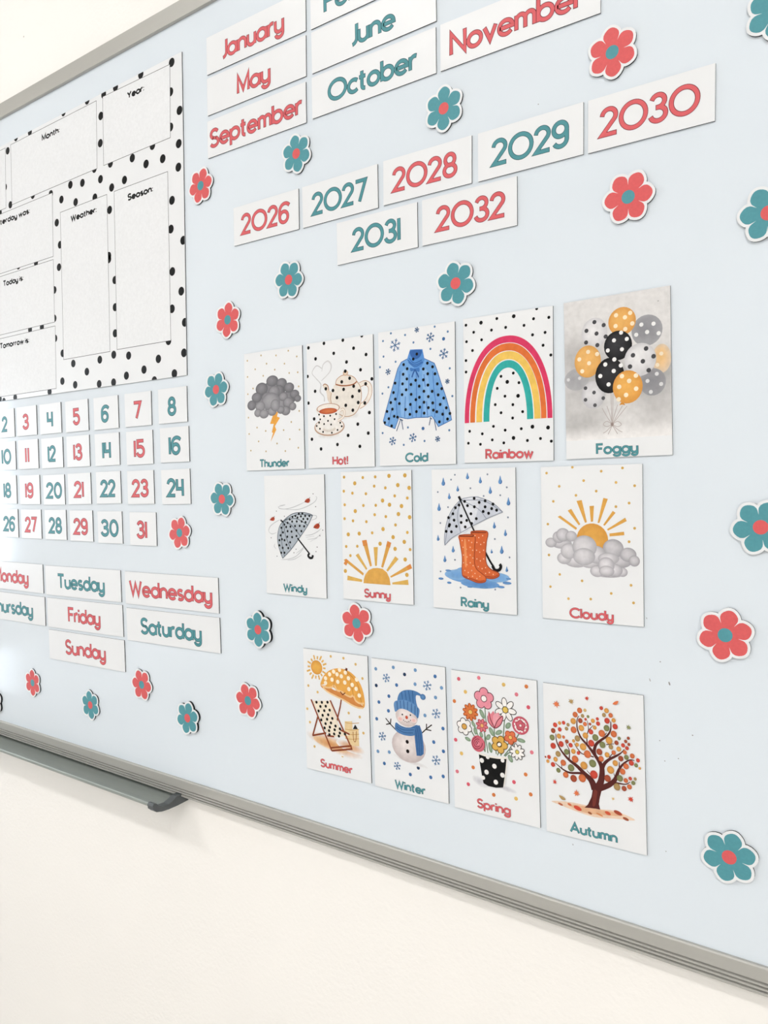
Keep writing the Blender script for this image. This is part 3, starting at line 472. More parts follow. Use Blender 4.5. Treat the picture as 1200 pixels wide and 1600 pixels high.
  ('l','8e3f1d',.022,[(.0565,-.1826),(.1993,-.216)],0),
  ('l','8e3f1d',.022,[(-.1521,-.2873),(-.0419,-.2811)],0),
  ('l','b8622f',.006,[(-.4018,.1235),(-.0963,-.4632)],0),
  ('l','b8622f',.006,[(-.0943,.153),(.2144,-.3792)],0),
  ('d','0c0c0e',.0185,[(-.3067,.1019),(-.2199,.1119),(-.1295,.1257),(-.246,.0581),(-.1595,.0732),(-.2767,-.0015),(-.1856,.0146),(-.0996,.0331),(-.214,-.0462),(-.1256,-.027),(-.2382,-.1064),(-.1452,-.0847),(-.0616,-.0628),(-.1713,-.1434),(-.0853,-.1209),(-.1887,-.1978),(-.1047,-.1753),(-.015,-.1488),(-.1194,-.221),(-.0297,-.1959),(.0528,-.172),(-.0405,-.2488),(.0484,-.2237),(.1272,-.2225),(-.1152,-.2686),(.0321,-.263)]),
 ],
 'Winter':[
  ('d','6f9ccb',.021,[(-.439,.6289),(-.1898,.673),(.1101,.675),(.1021,.5167),(.3677,.4016),(.222,.1824),(.4484,.5187),(-.2824,-.3161),(-.4441,-.3353)]),
  ('d','3f72ae',.021,[(.3694,.6354),(-.151,.4753),(-.2637,.3332),(-.4085,.2459),(-.2763,.1624),(-.4477,.0449),(.4527,.0715),(.328,-.0981),(.4503,-.1794),(-.3569,-.4612),(.0018,-.5211),(.2759,-.5007),(.4383,-.4588)]),
  ('d','203a5e',.021,[(-.0364,.6099),(-.4393,.4353),(.1127,-.4251)]),
  ('f','6a95c6',[(-.2933,.5393,.0549),(.2632,.521,.0599),(.3698,.2236,.0599),(-.3747,-.1481,.0565),(.3521,-.2965,.0599),(-.1751,-.4565,.0499)]),
  ('b','d9d4d6','eff1f4',.0059,-.3702,.2377,.03,-.1396),
  ('b2','efe6e4','cbbcbc',-.0094,-.2003,.2303,.1857,0),
  ('b2','f2e9e7','d2c0be',-.0257,.1347,.1499,.1168,0),
  ('b','f0b9b4','f1e4e1',-.114,.0942,.0402,.03,0),
  ('b','f0b9b4','f1e4e1',.0699,.1044,.0402,.03,0),
  ('l','2a201e',.013,[(-.1809,-.0403),(-.254,.012),(-.3199,.072)],0),
  ('l','2a201e',.013,[(-.254,.012),(-.2438,.0775)],0),
  ('l','2a201e',.013,[(-.2652,.0163),(-.3152,-.0007)],0),
  ('l','2a201e',.013,[(.1749,-.0232),(.2377,.0357),(.3105,.0914)],0),
  ('l','2a201e',.013,[(.2377,.0357),(.2399,.0921)],0),
  ('l','2a201e',.013,[(.2285,.0269),(.301,.0252)],0),
  ('p','4a7fb8',[(-.1775,.0436),(-.1078,.0167),(.0025,.0101),(.1043,.0576),(.1484,.0348),(.1242,-.033),(.0356,-.0773),(-.0932,-.082),(-.1848,-.0439)],1),
  ('p','3d70aa',[(.0821,.0466),(.1494,.0602),(.1789,-.0122),(.1942,-.1726),(.1911,-.2547),(.1542,-.2836),(.0962,-.291),(.0856,-.1914),(.0769,-.0884)],0),
  ('l','2d5c94',.008,[(-.1734,.0064),(-.0725,-.0259),(.0748,-.0022)],1),
  ('l','2d5c94',.008,[(-.1763,-.0183),(-.0736,-.0532),(.0552,-.0397)],1),
  ('l','2d5c94',.008,[(-.1631,.0307),(-.0529,.0028),(.085,.0262)],1),
  ('l','2d5c94',.008,[(.1125,.0365),(.1339,-.1087),(.1364,-.2793)],1),
  ('l','2d5c94',.008,[(.1397,.0408),(.161,-.1041),(.1637,-.27)],1),
  ('l','2d5c94',.008,[(.0932,.0037),(.1092,-.1426),(.1146,-.2832)],1),
  ('p','4a7fb8',[(-.1434,.2907),(-.1214,.3767),(-.0546,.4262),(.0468,.444),(.1367,.4307),(.2016,.3965),(.1711,.3923),(.1117,.3902),(.1123,.3116),(.1454,.1902),(.0477,.2353),(-.0598,.2948)],1),
  ('p','5d90c6',[(-.1951,.2607),(-.1619,.2956),(-.0405,.317),(.077,.2872),(.1476,.2468),(.1471,.1874),(.1252,.1337),(.0868,.1665),(-.0264,.2096),(-.115,.2087),(-.1764,.1665),(-.1934,.2079)],1),
  ('l','2d5c94',.009,[(-.0363,.4256),(-.0219,.3226)],0),
  ('l','2d5c94',.009,[(.01,.4362),(.0326,.3153)],0),
  ('l','2d5c94',.009,[(-.0832,.4044),(-.0736,.32)],0),
  ('l','2d5c94',.009,[(.0647,.4389),(.072,.2984)],0),
  ('l','2d5c94',.009,[(-.1528,.2894),(-.1472,.195)],0),
  ('l','2d5c94',.009,[(-.1057,.3035),(-.1,.2139)],0),
  ('l','2d5c94',.009,[(-.0591,.313),(-.0537,.2176)],0),
  ('l','2d5c94',.009,[(-.0043,.3056),(-.0081,.2093)],0),
  ('l','2d5c94',.009,[(.0499,.2923),(.0423,.1897)],0),
  ('l','2d5c94',.009,[(.0946,.2749),(.0905,.1701)],0),
  ('l','2d5c94',.009,[(.1298,.2532),(.1238,.1424)],0),
  ('b','5d90c6','3d6ea6',.203,.3864,.0366,.033,0),
  ('d','17171a',.01,[(-.0822,.1487),(.0283,.1578)]),
  ('d','17171a',.006,[(-.0681,.0862),(-.0464,.0745),(-.0208,.0709),(.0052,.0794),(.0278,.0979)]),
  ('b','d9532f','b93a1c',-.0242,.1244,.0183,.0195,0),
  ('d','1e1213',.022,[(-.0259,-.1536),(-.0228,-.2612)]),
 ],
 'Spring':[
  ('d','e0556a',.021,[(-.4066,.6618),(.4022,.4673),(-.4657,-.0073),(-.3238,-.4645),(.2189,-.3345)]),
  ('d','e87a8c',.021,[(.2732,.5817),(-.1605,.7017),(-.4575,-.3511),(.4275,.0109)]),
  ('d','db7a30',.021,[(.386,.6775),(-.4682,.413),(-.2585,-.2706),(.3533,-.2299),(-.02,-.5172),(.4039,-.425)]),
  ('d','e6bc5c',.021,[(.1296,.665),(-.328,.5313),(-.3974,-.1441),(.238,-.5031)]),
  ('b','cfcfd8','eff1f4',-.1796,-.4063,.098,.0528,-.3491),
  ('b','cfcfd8','eff1f4',.1355,-.421,.1176,.0305,-.1745),
  ('l','6f8a6e',.012,[(-.0985,.4188),(-.0928,.3138),(-.0872,.2441)],1),
  ('l','6f8a6e',.012,[(.0086,.2003),(.0082,.1066),(.0231,-.0786)],1),
  ('l','6f8a6e',.012,[(.1387,.3831),(.1243,.2534),(.1099,.1232)],1),
  ('l','6f8a6e',.012,[(-.1166,.157),(-.0916,.0312),(-.0756,-.0841)],1),
  ('l','6f8a6e',.012,[(-.2514,.2426),(-.2082,.1305),(-.1085,-.0781)],1),
  ('l','6f8a6e',.012,[(-.2692,.1208),(-.2242,.0566)],1),
  ('l','6f8a6e',.012,[(.0609,-.0368),(.0358,-.0881)],1),
  ('l','6f8a6e',.012,[(.2874,.1753),(.2207,.0604),(.1139,-.0801)],1),
  ('l','6f8a6e',.012,[(.2182,-.0211),(.1665,-.0417),(.1266,-.0837)],1),
  ('l','6f8a6e',.012,[(.1894,.0783),(.1163,-.0039),(.0748,-.087)],1),
  ('l','6f8a6e',.012,[(.1138,.1239),(.075,-.0811)],1),
  ('l','6f8a6e',.012,[(-.1076,.1466),(-.1085,-.0781)],1),
  ('b','9db59a','6e8d6e',-.1322,.3221,.0235,.054,.4887),
  ('b','9db59a','6e8d6e',.1689,.2441,.0261,.0399,-.6981),
  ('b','9db59a','6e8d6e',-.3133,.0252,.0366,.02,-.3491),
  ('b','9db59a','6e8d6e',.3132,.1129,.0471,.0211,-.0873),
  ('b','9db59a','6e8d6e',.1853,-.0965,.0235,.0423,.5236),
  ('b','9db59a','6e8d6e',-.0257,.1503,.0235,.0493,.5236),
  ('b','9db59a','6e8d6e',.0592,.1558,.0444,.0235,.5236),
  ('b','9db59a','6e8d6e',-.066,.0862,.0235,.0352,-.6109),
  ('b','9db59a','6e8d6e',-.0445,-.0197,.0222,.0563,.2094),
  ('b','9db59a','6e8d6e',-.2177,.129,.0222,.0399,.1745),
  ('b','9db59a','6e8d6e',-.2396,.1969,.0183,.0352,.6109),
  ('b','9db59a','6e8d6e',-.1491,.0986,.0209,.0305,.3491),
  ('fl','f7f4f2','3a3432','e6c24e',.1419,.4044,.124,7,-.1,.0298,.42),
  ('fl','ee8fa2','5c3038','fdf6f4',-.1054,.4882,.1166,5,1.57,.0298,.75),
  ('fl','e4762c','b04e14','f0c460',-.273,.3226,.0918,10,-.2,.0223,.36),
  ('fl','f7f4f2','3a3432','e2a63c',-.3523,.1554,.0918,6,-.3,.0273,.66),
  ('fl','e2717c','a8404c','f0b060',-.1364,.1987,.0695,8,-.2,.0186,.42),
  ('p','e7808f',[(-.0651,.3121),(-.0516,.361),(-.0289,.3351),(.0012,.3746),(.0237,.3429),(.066,.3666),(.0753,.3331),(.1077,.3379),(.1103,.2977),(.0719,.2278),(.0188,.1926),(-.0329,.2114),(-.0576,.2604)],0),
  ('p','f0a0ac',[(-.0005,.3218),(.0436,.3575),(.0686,.3263),(.0402,.252),(.0064,.2117)],1),
  ('l','7a2f3c',.009,[(-.0516,.361),(-.0308,.2762),(.0112,.1984)],1),
  ('l','7a2f3c',.009,[(.109,.3381),(.0475,.2765),(.0112,.1984)],1),
  ('l','7a2f3c',.009,[(-.0651,.3121),(-.058,.2486),(.011,.1949),(.0786,.2347),(.1105,.3035),(.1077,.3379)],1),
  ('b','e27f8e','c5495c',.3103,.2674,.0941,.0939,0),
  ('b','f8f1ef','f8f1ef',.3103,.2674,.0732,.0728,0),
  ('fl','d25a6c','a83c4c','f4e4e2',.3103,.2674,.0546,5,1.57,.0124,.8),
  ('d','d8607a',.011,[(.3831,.2788)]),
  ('d','d8607a',.011,[(.3723,.2405)]),
  ('d','d8607a',.011,[(.3449,.2094)]),
  ('d','d8607a',.011,[(.3081,.1936)]),
  ('d','d8607a',.011,[(.2717,.1976)]),
  ('d','d8607a',.011,[(.2455,.2204)]),
  ('d','d8607a',.011,[(.2368,.2559)]),
  ('d','d8607a',.011,[(.2478,.2945)]),
  ('d','d8607a',.011,[(.2755,.3257)]),
  ('d','d8607a',.011,[(.3125,.3411)]),
  ('d','d8607a',.011,[(.3486,.3368)]),
  ('d','d8607a',.011,[(.3744,.314)]),
  ('b','ec8194','cf5468',-.1887,-.0029,.081,.0869,0),
  ('b','e87589','d55f73',-.1965,.0041,.0575,.061,0),
  ('b','f095a4','dd6a7e',-.1965,.0041,.0314,.0329,0),
  ('l','8f3244',.009,[(-.1346,.0145),(-.1432,-.0176),(-.1649,-.0445),(-.1943,-.0595),(-.2244,-.0591),(-.2477,-.043),(-.2585,-.0154),(-.254,.0171),(-.2354,.0463),(-.2074,.0651)],1),
  ('l','8f3244',.009,[(-.1693,-.0211),(-.187,-.0343),(-.2071,-.0382),(-.2246,-.0317),(-.2352,-.0163),(-.2363,.004),(-.2277,.0244),(-.2114,.0398),(-.1915,.0464),(-.1729,.0427)],1),
  ('l','8f3244',.009,[(-.1978,-.0175),(-.2073,-.0162),(-.2142,-.0099),(-.2168,-.0002),(-.2143,.0106),(-.2075,.0198),(-.198,.0251),(-.1881,.0253),(-.1803,.0204),(-.1765,.0114)],1),
  ('d','8f3244',.01,[(-.1965,.0041)]),
  ('fl','e2ae42','6e4c14','fbf6ee',.0631,.0314,.0943,5,1.2,.0248,.72),
  ('l','4a3618',.009,[(.0891,.0358),(.0841,.0218),(.0718,.0111),(.0564,.0075),(.0433,.0123),(.0371,.0237),(.0399,.0379),(.0509,.0498),(.0661,.0552),(.0802,.0524),(.0883,.0422),(.0876,.0283)],1),
  ('fl','e5703c','a8421c','f3c35c',.1934,.1253,.0719,5,1,.0186,.72),
  ('fl','f7f4f2','3a3432','dcc850',.2667,-.0126,.0844,9,-.3,.0186,.4),
  ('p','101012',[(-.1829,-.1089),(-.0967,-.121),(.0349,-.1176),(.1454,-.1001),(.1367,-.1752),(.1237,-.2594),(.1117,-.3554),(.093,-.4154),(.0116,-.434),(-.0806,-.4345),(-.1358,-.4156),(-.1564,-.3124),(-.1729,-.2083)],0),
  ('l','f5efe6',.02,[(-.1868,-.1036),(-.0965,-.115),(.035,-.1128),(.152,-.0955)],1),
  ('l','f0ece6',.012,[(.1492,-.103),(.1389,-.1865),(.1226,-.2947),(.1037,-.4039)],1),
  ('d','f3f1ef',.026,[(-.149,-.1742),(-.0007,-.2087),(-.0957,-.289),(.0906,-.2856),(.0109,-.3751)]),
  ('d','f3f1ef',.022,[(-.077,-.1257),(.0968,-.1299),(-.1378,-.3565)]),
 ],
 'Autumn':[
  ('p','f0d2b8',[(-.4394,-.4334),(-.2743,-.4051),(-.0892,-.3989),(.0552,-.4076),(.2091,-.3924),(.3984,-.4388),(.1956,-.4684),(.0048,-.4961),(-.1775,-.4816),(-.3387,-.4552)],1),
  ('p','e8b48a',[(-.2627,-.4331),(-.0895,-.411),(.0551,-.4136),(.1971,-.4068),(.2897,-.4219),(.1015,-.457),(-.0915,-.475)],1),
  ('b','d9452a','d9452a',-.1665,-.4466,.0418,.0211,-.2618),
  ('b','dd6a38','dd6a38',-.2501,-.4268,.0215,.0117,-.2618),
  ('b','c0653c','c0653c',-.3446,-.4442,.0263,.0117,-.2618),
  ('b','d9542c','d9542c',.1354,-.4295,.0298,.0164,-.2618),
  ('b','b5492c','b5492c',.2345,-.4046,.0418,.0188,-.2618),
  ('b','a8532f','a8532f',.3088,-.4469,.0298,.0141,-.2618),
  ('b','a05a30','a05a30',-.0427,-.4681,.0215,.0117,-.2618),
  ('b','dd8a50','dd8a50',.0538,-.4615,.0358,.0094,-.2618),
  ('p','5a2420',[(-.096,-.4243),(-.0584,-.384),(-.0235,-.3052),(-.0093,-.231),(-.0159,-.1672),(.0256,-.1827),(.0622,-.1519),(.0905,-.1993),(.0778,-.2313),(.0607,-.2938),(.0493,-.3614),(.0623,-.4121),(.0192,-.4118),(-.0412,-.4175)],0),
  ('p','7a3328',[(-.0002,-.247),(.0366,-.2159),(.028,-.3124),(.0079,-.388),(-.016,-.3811)],1),
  ('l','5a2420',[.075,.06,.042,.035,.026,.018,.012,.006],[(.0148,-.2262),(-.0212,-.1445),(-.0919,-.0869),(-.1632,-.0289),(-.2476,.0214),(-.3196,.0924),(-.3667,.1741),(-.3763,.2563)],1),
  ('l','5a2420',[.022,.022,.02,.014,.006],[(-.0797,-.0846),(-.1531,-.0961),(-.2395,-.1087),(-.3133,-.0865),(-.387,-.0397)],1),
  ('l','5a2420',[.013,.01,.005],[(-.2413,.0225),(-.2384,.1124),(-.2732,.1778)],1),
  ('l','5a2420',[.075,.062,.05,.04,.032,.024,.018,.012,.009,.006],[(.0243,-.2302),(.0744,-.1378),(.0895,-.0176),(.0676,.0485),(.0219,.1105),(-.0474,.1921),(-.1175,.2626),(-.1511,.3511),(-.1485,.4334),(-.1292,.4713)],1),
  ('l','5a2420',[.035,.032,.028,.024,.02,.014,.008],[(.0219,.1105),(.0172,.1564),(.0368,.218),(.0853,.2667),(.1451,.3169),(.1816,.3802),(.1859,.4609)],1),
  ('l','5a2420',[.012,.01,.008,.005],[(-.0531,.2029),(-.0543,.2846),(-.0366,.3573),(-.0462,.4372)],1),
  ('l','5a2420',[.01,.005],[(-.0333,.3462),(.0122,.3998)],1),
  ('l','5a2420',[.013,.012,.01,.008,.005],[(.0094,.0907),(-.0502,.0978),(-.1103,.1049),(-.1575,.1499),(-.1866,.1923)],1),
  ('l','5a2420',[.036,.032,.026,.02,.012,.006],[(.0895,-.0176),(.1147,.0453),(.1628,.0947),(.2336,.1419),(.2804,.1788),(.3099,.2182)],1),
  ('l','5a2420',[.055,.05,.04,.025,.018,.012,.006],[(.0667,-.204),(.1566,-.151),(.2165,-.0869),(.2536,.0128),(.301,.0792),(.359,.124),(.4043,.1264)],1),
  ('l','5a2420',[.018,.015,.01,.005],[(.2041,-.1184),(.262,-.1187),(.3196,-.1132),(.3603,-.0822)],1),
  ('l','5a2420',[.01,.005],[(-.0082,-.1065),(-.0643,-.0521)],1),
  ('l','5a2420',[.012,.006],[(.2587,.0369),(.2588,.0888)],1),
  ('l','5a2420',[.01,.005],[(.1371,.2326),(.2132,.2534)],1),
  ('l','5a2420',[.01,.005],[(.1632,.1121),(.2113,.1783)],1),
  ('l','5a2420',[.01,.005],[(.1219,.3189),(.146,.3493)],1),
  ('l','5a2420',[.01,.005],[(.2225,-.0799),(.2027,-.0314)],1),
  ('l','5a2420',[.008,.004],[(-.3194,-.0816),(-.324,-.0343)],1),
  ('b','e4743a','c46331',-.1215,.5249,.0263,.0279,0),
  ('b','e3be74','c3a363',-.0672,.5339,.0155,.0165,0),
  ('b','e4743a','c46331',-.1677,.4773,.0263,.0279,0),
  ('b','b9975a','9f814d',-.0929,.4755,.0179,.019,0),
  ('b','8b8f58','777a4b',-.0378,.4767,.0143,.0152,0),
  ('b','e9a23e','c88b35',-.1894,.4097,.0286,.0304,0),
  ('b','b4502f','9a4428',-.1173,.4253,.0239,.0254,0),
  ('b','dc4630','bd3c29',-.0626,.4464,.0131,.014,0),
  ('b','e9a23e','c88b35',.0099,.4422,.0203,.0216,0),
  ('b','dc4630','bd3c29',.0555,.4676,.0155,.0165,0),
  ('b','e4743a','c46331',-.07,.3987,.0203,.0216,0),
  ('b','b4502f','9a4428',-.0196,.4065,.0131,.014,0),
  ('b','dc4630','bd3c29',.0613,.4235,.0203,.0216,0),
  ('b','e9a23e','c88b35',.027,.3789,.0191,.0203,0),
  ('b','e4743a','c46331',-.1873,.3243,.031,.033,0),
  ('b','e9a23e','c88b35',-.1087,.3542,.0286,.0304,0),
  ('b','dc4630','bd3c29',-.0123,.3321,.0239,.0254,0),
  ('b','e9a23e','c88b35',-.0686,.2869,.0286,.0304,0),
  ('b','b9975a','9f814d',-.1508,.2454,.0286,.0304,0),
  ('b','8b8f58','777a4b',.0315,.2834,.031,.033,0),
  ('b','dc4630','bd3c29',-.0119,.2215,.031,.033,0),
  ('b','e9a23e','c88b35',-.0949,.1724,.0334,.0355,0),
  ('b','e9a23e','c88b35',-.1552,.1834,.0191,.0203,0),
  ('b','e9a23e','c88b35',-.1908,.2152,.0155,.0165,0),
  ('b','dc4630','bd3c29',-.3794,.344,.0227,.0241,0),
  ('b','e9a23e','c88b35',-.3323,.3702,.0167,.0178,0),
  ('b','dc4630','bd3c29',-.2898,.3791,.0179,.019,0),
  ('b','b9975a','9f814d',-.2434,.3662,.0167,.0178,0),
  ('b','b9975a','9f814d',-.2608,.3245,.0179,.019,0),
  ('b','b4502f','9a4428',-.4016,.2833,.0239,.0254,0),
  ('b','dc4630','bd3c29',-.332,.3062,.0203,.0216,0),
  ('b','8b8f58','777a4b',-.4143,.213,.0274,.0292,0),
  ('b','e9a23e','c88b35',-.3419,.2379,.0239,.0254,0),
  ('b','e4743a','c46331',-.2935,.2363,.0155,.0165,0),
  ('b','b4502f','9a4428',-.2602,.1978,.0191,.0203,0),
  ('b','dc4630','bd3c29',-.2218,.1674,.0215,.0228,0),
  ('b','dc4630','bd3c29',-.406,.1304,.0286,.0304,0),
  ('b','dc4630','bd3c29',-.3209,.1627,.0274,.0292,0),
  ('b','8b8f58','777a4b',-.2661,.0945,.0274,.0292,0),
  ('b','e9a23e','c88b35',-.1954,.1115,.0239,.0254,0),
  ('b','dc4630','bd3c29',-.1431,.104,.0179,.019,0),
  ('b','e4743a','c46331',-.0523,.108,.0358,.0381,0),
  ('b','b9975a','9f814d',-.3558,.0585,.0274,.0292,0),
  ('b','dc4630','bd3c29',-.4535,.01,.0191,.0203,0),
  ('b','e9a23e','c88b35',-.4666,-.0347,.0167,.0178,0),
  ('b','b4502f','9a4428',-.4906,.0047,.0095,.0101,0),
  ('b','e9a23e','c88b35',-.3843,-.0006,.0227,.0241,0),
  ('b','dc4630','bd3c29',-.4129,-.0577,.0227,.0241,0),
  ('b','e4743a','c46331',-.3036,-.021,.0286,.0304,0),
  ('b','e4743a','c46331',-.1794,.0371,.0334,.0355,0),
  ('b','8b8f58','777a4b',-.3566,-.1054,.0227,.0241,0),
  ('b','8b8f58','777a4b',-.223,-.0566,.0334,.0355,0),
  ('b','e9a23e','c88b35',-.0908,-.0097,.0358,.0381,0),
  ('b','8b8f58','777a4b',-.002,.0265,.0358,.0381,0),
  ('b','dc4630','bd3c29',.0082,-.0798,.0382,.0406,0),
  ('b','e4743a','c46331',-.2802,-.1368,.0286,.0304,0),
  ('b','b4502f','9a4428',-.1992,-.1574,.0334,.0355,0),
  ('b','e4743a','c46331',-.1105,-.138,.037,.0393,0),
  ('b','dc4630','bd3c29',.0972,.5781,.0179,.019,0),
  ('b','e9a23e','c88b35',.148,.5614,.0227,.0241,0),
  ('b','b9975a','9f814d',.1223,.5154,.0191,.0203,0),
  ('b','e4743a','c46331',.1874,.5216,.0215,.0228,0),
  ('b','dc4630','bd3c29',.1513,.4648,.0263,.0279,0),
  ('b','e9a23e','c88b35',.2152,.4779,.0203,.0216,0),
  ('b','8b8f58','777a4b',.1448,.3927,.0286,.0304,0),
  ('b','dc4630','bd3c29',.2276,.4205,.0251,.0266,0),
  ('b','e4743a','c46331',.0965,.3344,.0322,.0343,0),
  ('b','e4743a','c46331',.2131,.3474,.0298,.0317,0),
  ('b','e9a23e','c88b35',.1662,.2778,.0334,.0355,0),
  ('b','8b8f58','777a4b',.1006,.2253,.0298,.0317,0),
  ('b','b9975a','9f814d',.1822,.2194,.0227,.0241,0),
  ('b','b4502f','9a4428',.2377,.2678,.0203,.0216,0),
  ('b','8b8f58','777a4b',.2652,.3136,.0155,.0165,0),
  ('b','b4502f','9a4428',.0681,.1524,.0298,.0317,0),
  ('b','e4743a','c46331',.084,.0876,.0263,.0279,0),
  ('b','e9a23e','c88b35',.144,.1365,.0239,.0254,0),
  ('b','e4743a','c46331',.2088,.1687,.0215,.0228,0),
  ('b','e9a23e','c88b35',.2582,.2117,.0227,.0241,0),
  ('b','dc4630','bd3c29',.3004,.2543,.0191,.0203,0),
  ('b','dc4630','bd3c29',.3375,.2332,.0179,.019,0),
  ('b','b4502f','9a4428',.3264,.2951,.0155,.0165,0),
  ('b','b4502f','9a4428',.3521,.3301,.0143,.0152,0),
  ('b','b4502f','9a4428',.3565,.2717,.0143,.0152,0),
  ('b','e4743a','c46331',.3161,.1907,.0191,.0203,0),
  ('b','b4502f','9a4428',.2757,.124,.0251,.0266,0),
  ('b','8b8f58','777a4b',.3299,.1451,.0227,.0241,0),
  ('b','e4743a','c46331',.3859,.1676,.0227,.0241,0),
  ('b','dc4630','bd3c29',.4382,.1359,.0179,.019,0),
  ('b','e9a23e','c88b35',.2214,.0705,.0263,.0279,0),
  ('b','dc4630','bd3c29',.3755,.0996,.0239,.0254,0),
  ('b','8b8f58','777a4b',.4203,.086,.0179,.019,0),
  ('b','e9a23e','c88b35',.4535,.0637,.0119,.0127,0),
  ('b','e4743a','c46331',.3246,.0594,.0263,.0279,0),
  ('b','e9a23e','c88b35',.1743,-.003,.0346,.0368,0),
  ('b','e4743a','c46331',.2902,.0035,.0274,.0292,0),
  ('b','b4502f','9a4428',.1429,-.0906,.0322,.0343,0),
  ('b','8b8f58','777a4b',.2633,-.0663,.0298,.0317,0),
  ('b','e4743a','c46331',.3193,-.0763,.0215,.0228,0),
  ('b','dc4630','bd3c29',.3621,-.0496,.0167,.0178,0),
  ('b','b9975a','9f814d',.4087,-.0441,.0143,.0152,0),
  ('b','8b8f58','777a4b',.3897,-.0857,.0191,.0203,0),
  ('b','b9975a','9f814d',.2335,-.1534,.0322,.0343,0),
  ('b','b4502f','9a4428',.3015,-.1561,.0239,.0254,0),
  ('b','e4743a','c46331',.3524,-.1298,.0227,.0241,0),
  ('leaf','e4743a',-.3592,.5556,.0418),
  ('leaf','b9975a',-.2038,.603,.0334),
  ('leaf','dc4630',-.0433,.6539,.0263),
  ('leaf','8b8f58',.3577,.4329,.0286),
  ('leaf','dc4630',-.3963,-.2293,.0286),
  ('leaf','e4743a',-.1717,-.2971,.0382),
  ('leaf','e3be74',.1932,-.276,.0191),
  ('leaf','dc4630',.3625,-.2457,.0334),
  ('p','e4743a',[(.211,.6352),(.2345,.6611),(.2655,.6687),(.2546,.639),(.2338,.6293)],1),
  ('p','b9975a',[(-.3541,-.3547),(-.3165,-.3592),(-.286,-.3833),(-.3177,-.3935),(-.3423,-.3791)],1),
 ],
}
EYE = 1.30          # height of the eye line above the floor
BOARD_Y = 0.0       # front of the writing surface; the room is on the -y side

# ---------------------------------------------------------------- camera
def cam_axes(yaw, pit, rol):
    r = Vector((math.cos(yaw), math.sin(yaw), 0)); f = Vector((-math.sin(yaw), math.cos(yaw), 0)); u = Vector((0, 0, 1))
    f, u = f*math.cos(pit)+u*math.sin(pit), u*math.cos(pit)-f*math.sin(pit)
    r, u = r*math.cos(rol)+u*math.sin(rol), u*math.cos(rol)-r*math.sin(rol)
    return r, u, f
cd = bpy.data.cameras.new('camera'); cam = bpy.data.objects.new('camera', cd); COL.objects.link(cam); sc.camera = cam
r, u, f = cam_axes(*CAM[1:])
cam.matrix_world = Matrix(((r.x, u.x, -f.x, 0), (r.y, u.y, -f.y, -DIST), (r.z, u.z, -f.z, EYE), (0, 0, 0, 1)))
cd.sensor_fit = 'VERTICAL'; cd.sensor_height = 24.0; cd.lens = 24.0*CAM[0]/1600.0
cd.clip_start = 0.01

# ---------------------------------------------------------------- light and exposure
world = bpy.data.worlds.new('world'); sc.world = world; world.use_nodes = True
bg = world.node_tree.nodes['Background']; bg.inputs[0].default_value = (0.75, 0.87, 1.0, 1); bg.inputs[1].default_value = 1.0
LAMP_WATTS = 38.0
LAMP_COLOR = (1.0, 0.975, 0.945)
LAMPS = [(-2.15, -2.6), (1.0, -2.6), (0.7, -4.8), (2.2, -4.2)]   # ceiling panels
WINDOW_WATTS = 30.0
sc.view_settings.view_transform = 'Standard'; sc.view_settings.look = 'None'
sc.view_settings.gamma = 1.0; sc.view_settings.use_curve_mapping = False
sc.view_settings.exposure = 0.21
sc.cycles.use_denoising = True
sc.cycles.max_bounces = 8; sc.cycles.diffuse_bounces = 5; sc.cycles.glossy_bounces = 3
sc.cycles.sample_clamp_indirect = 6.0

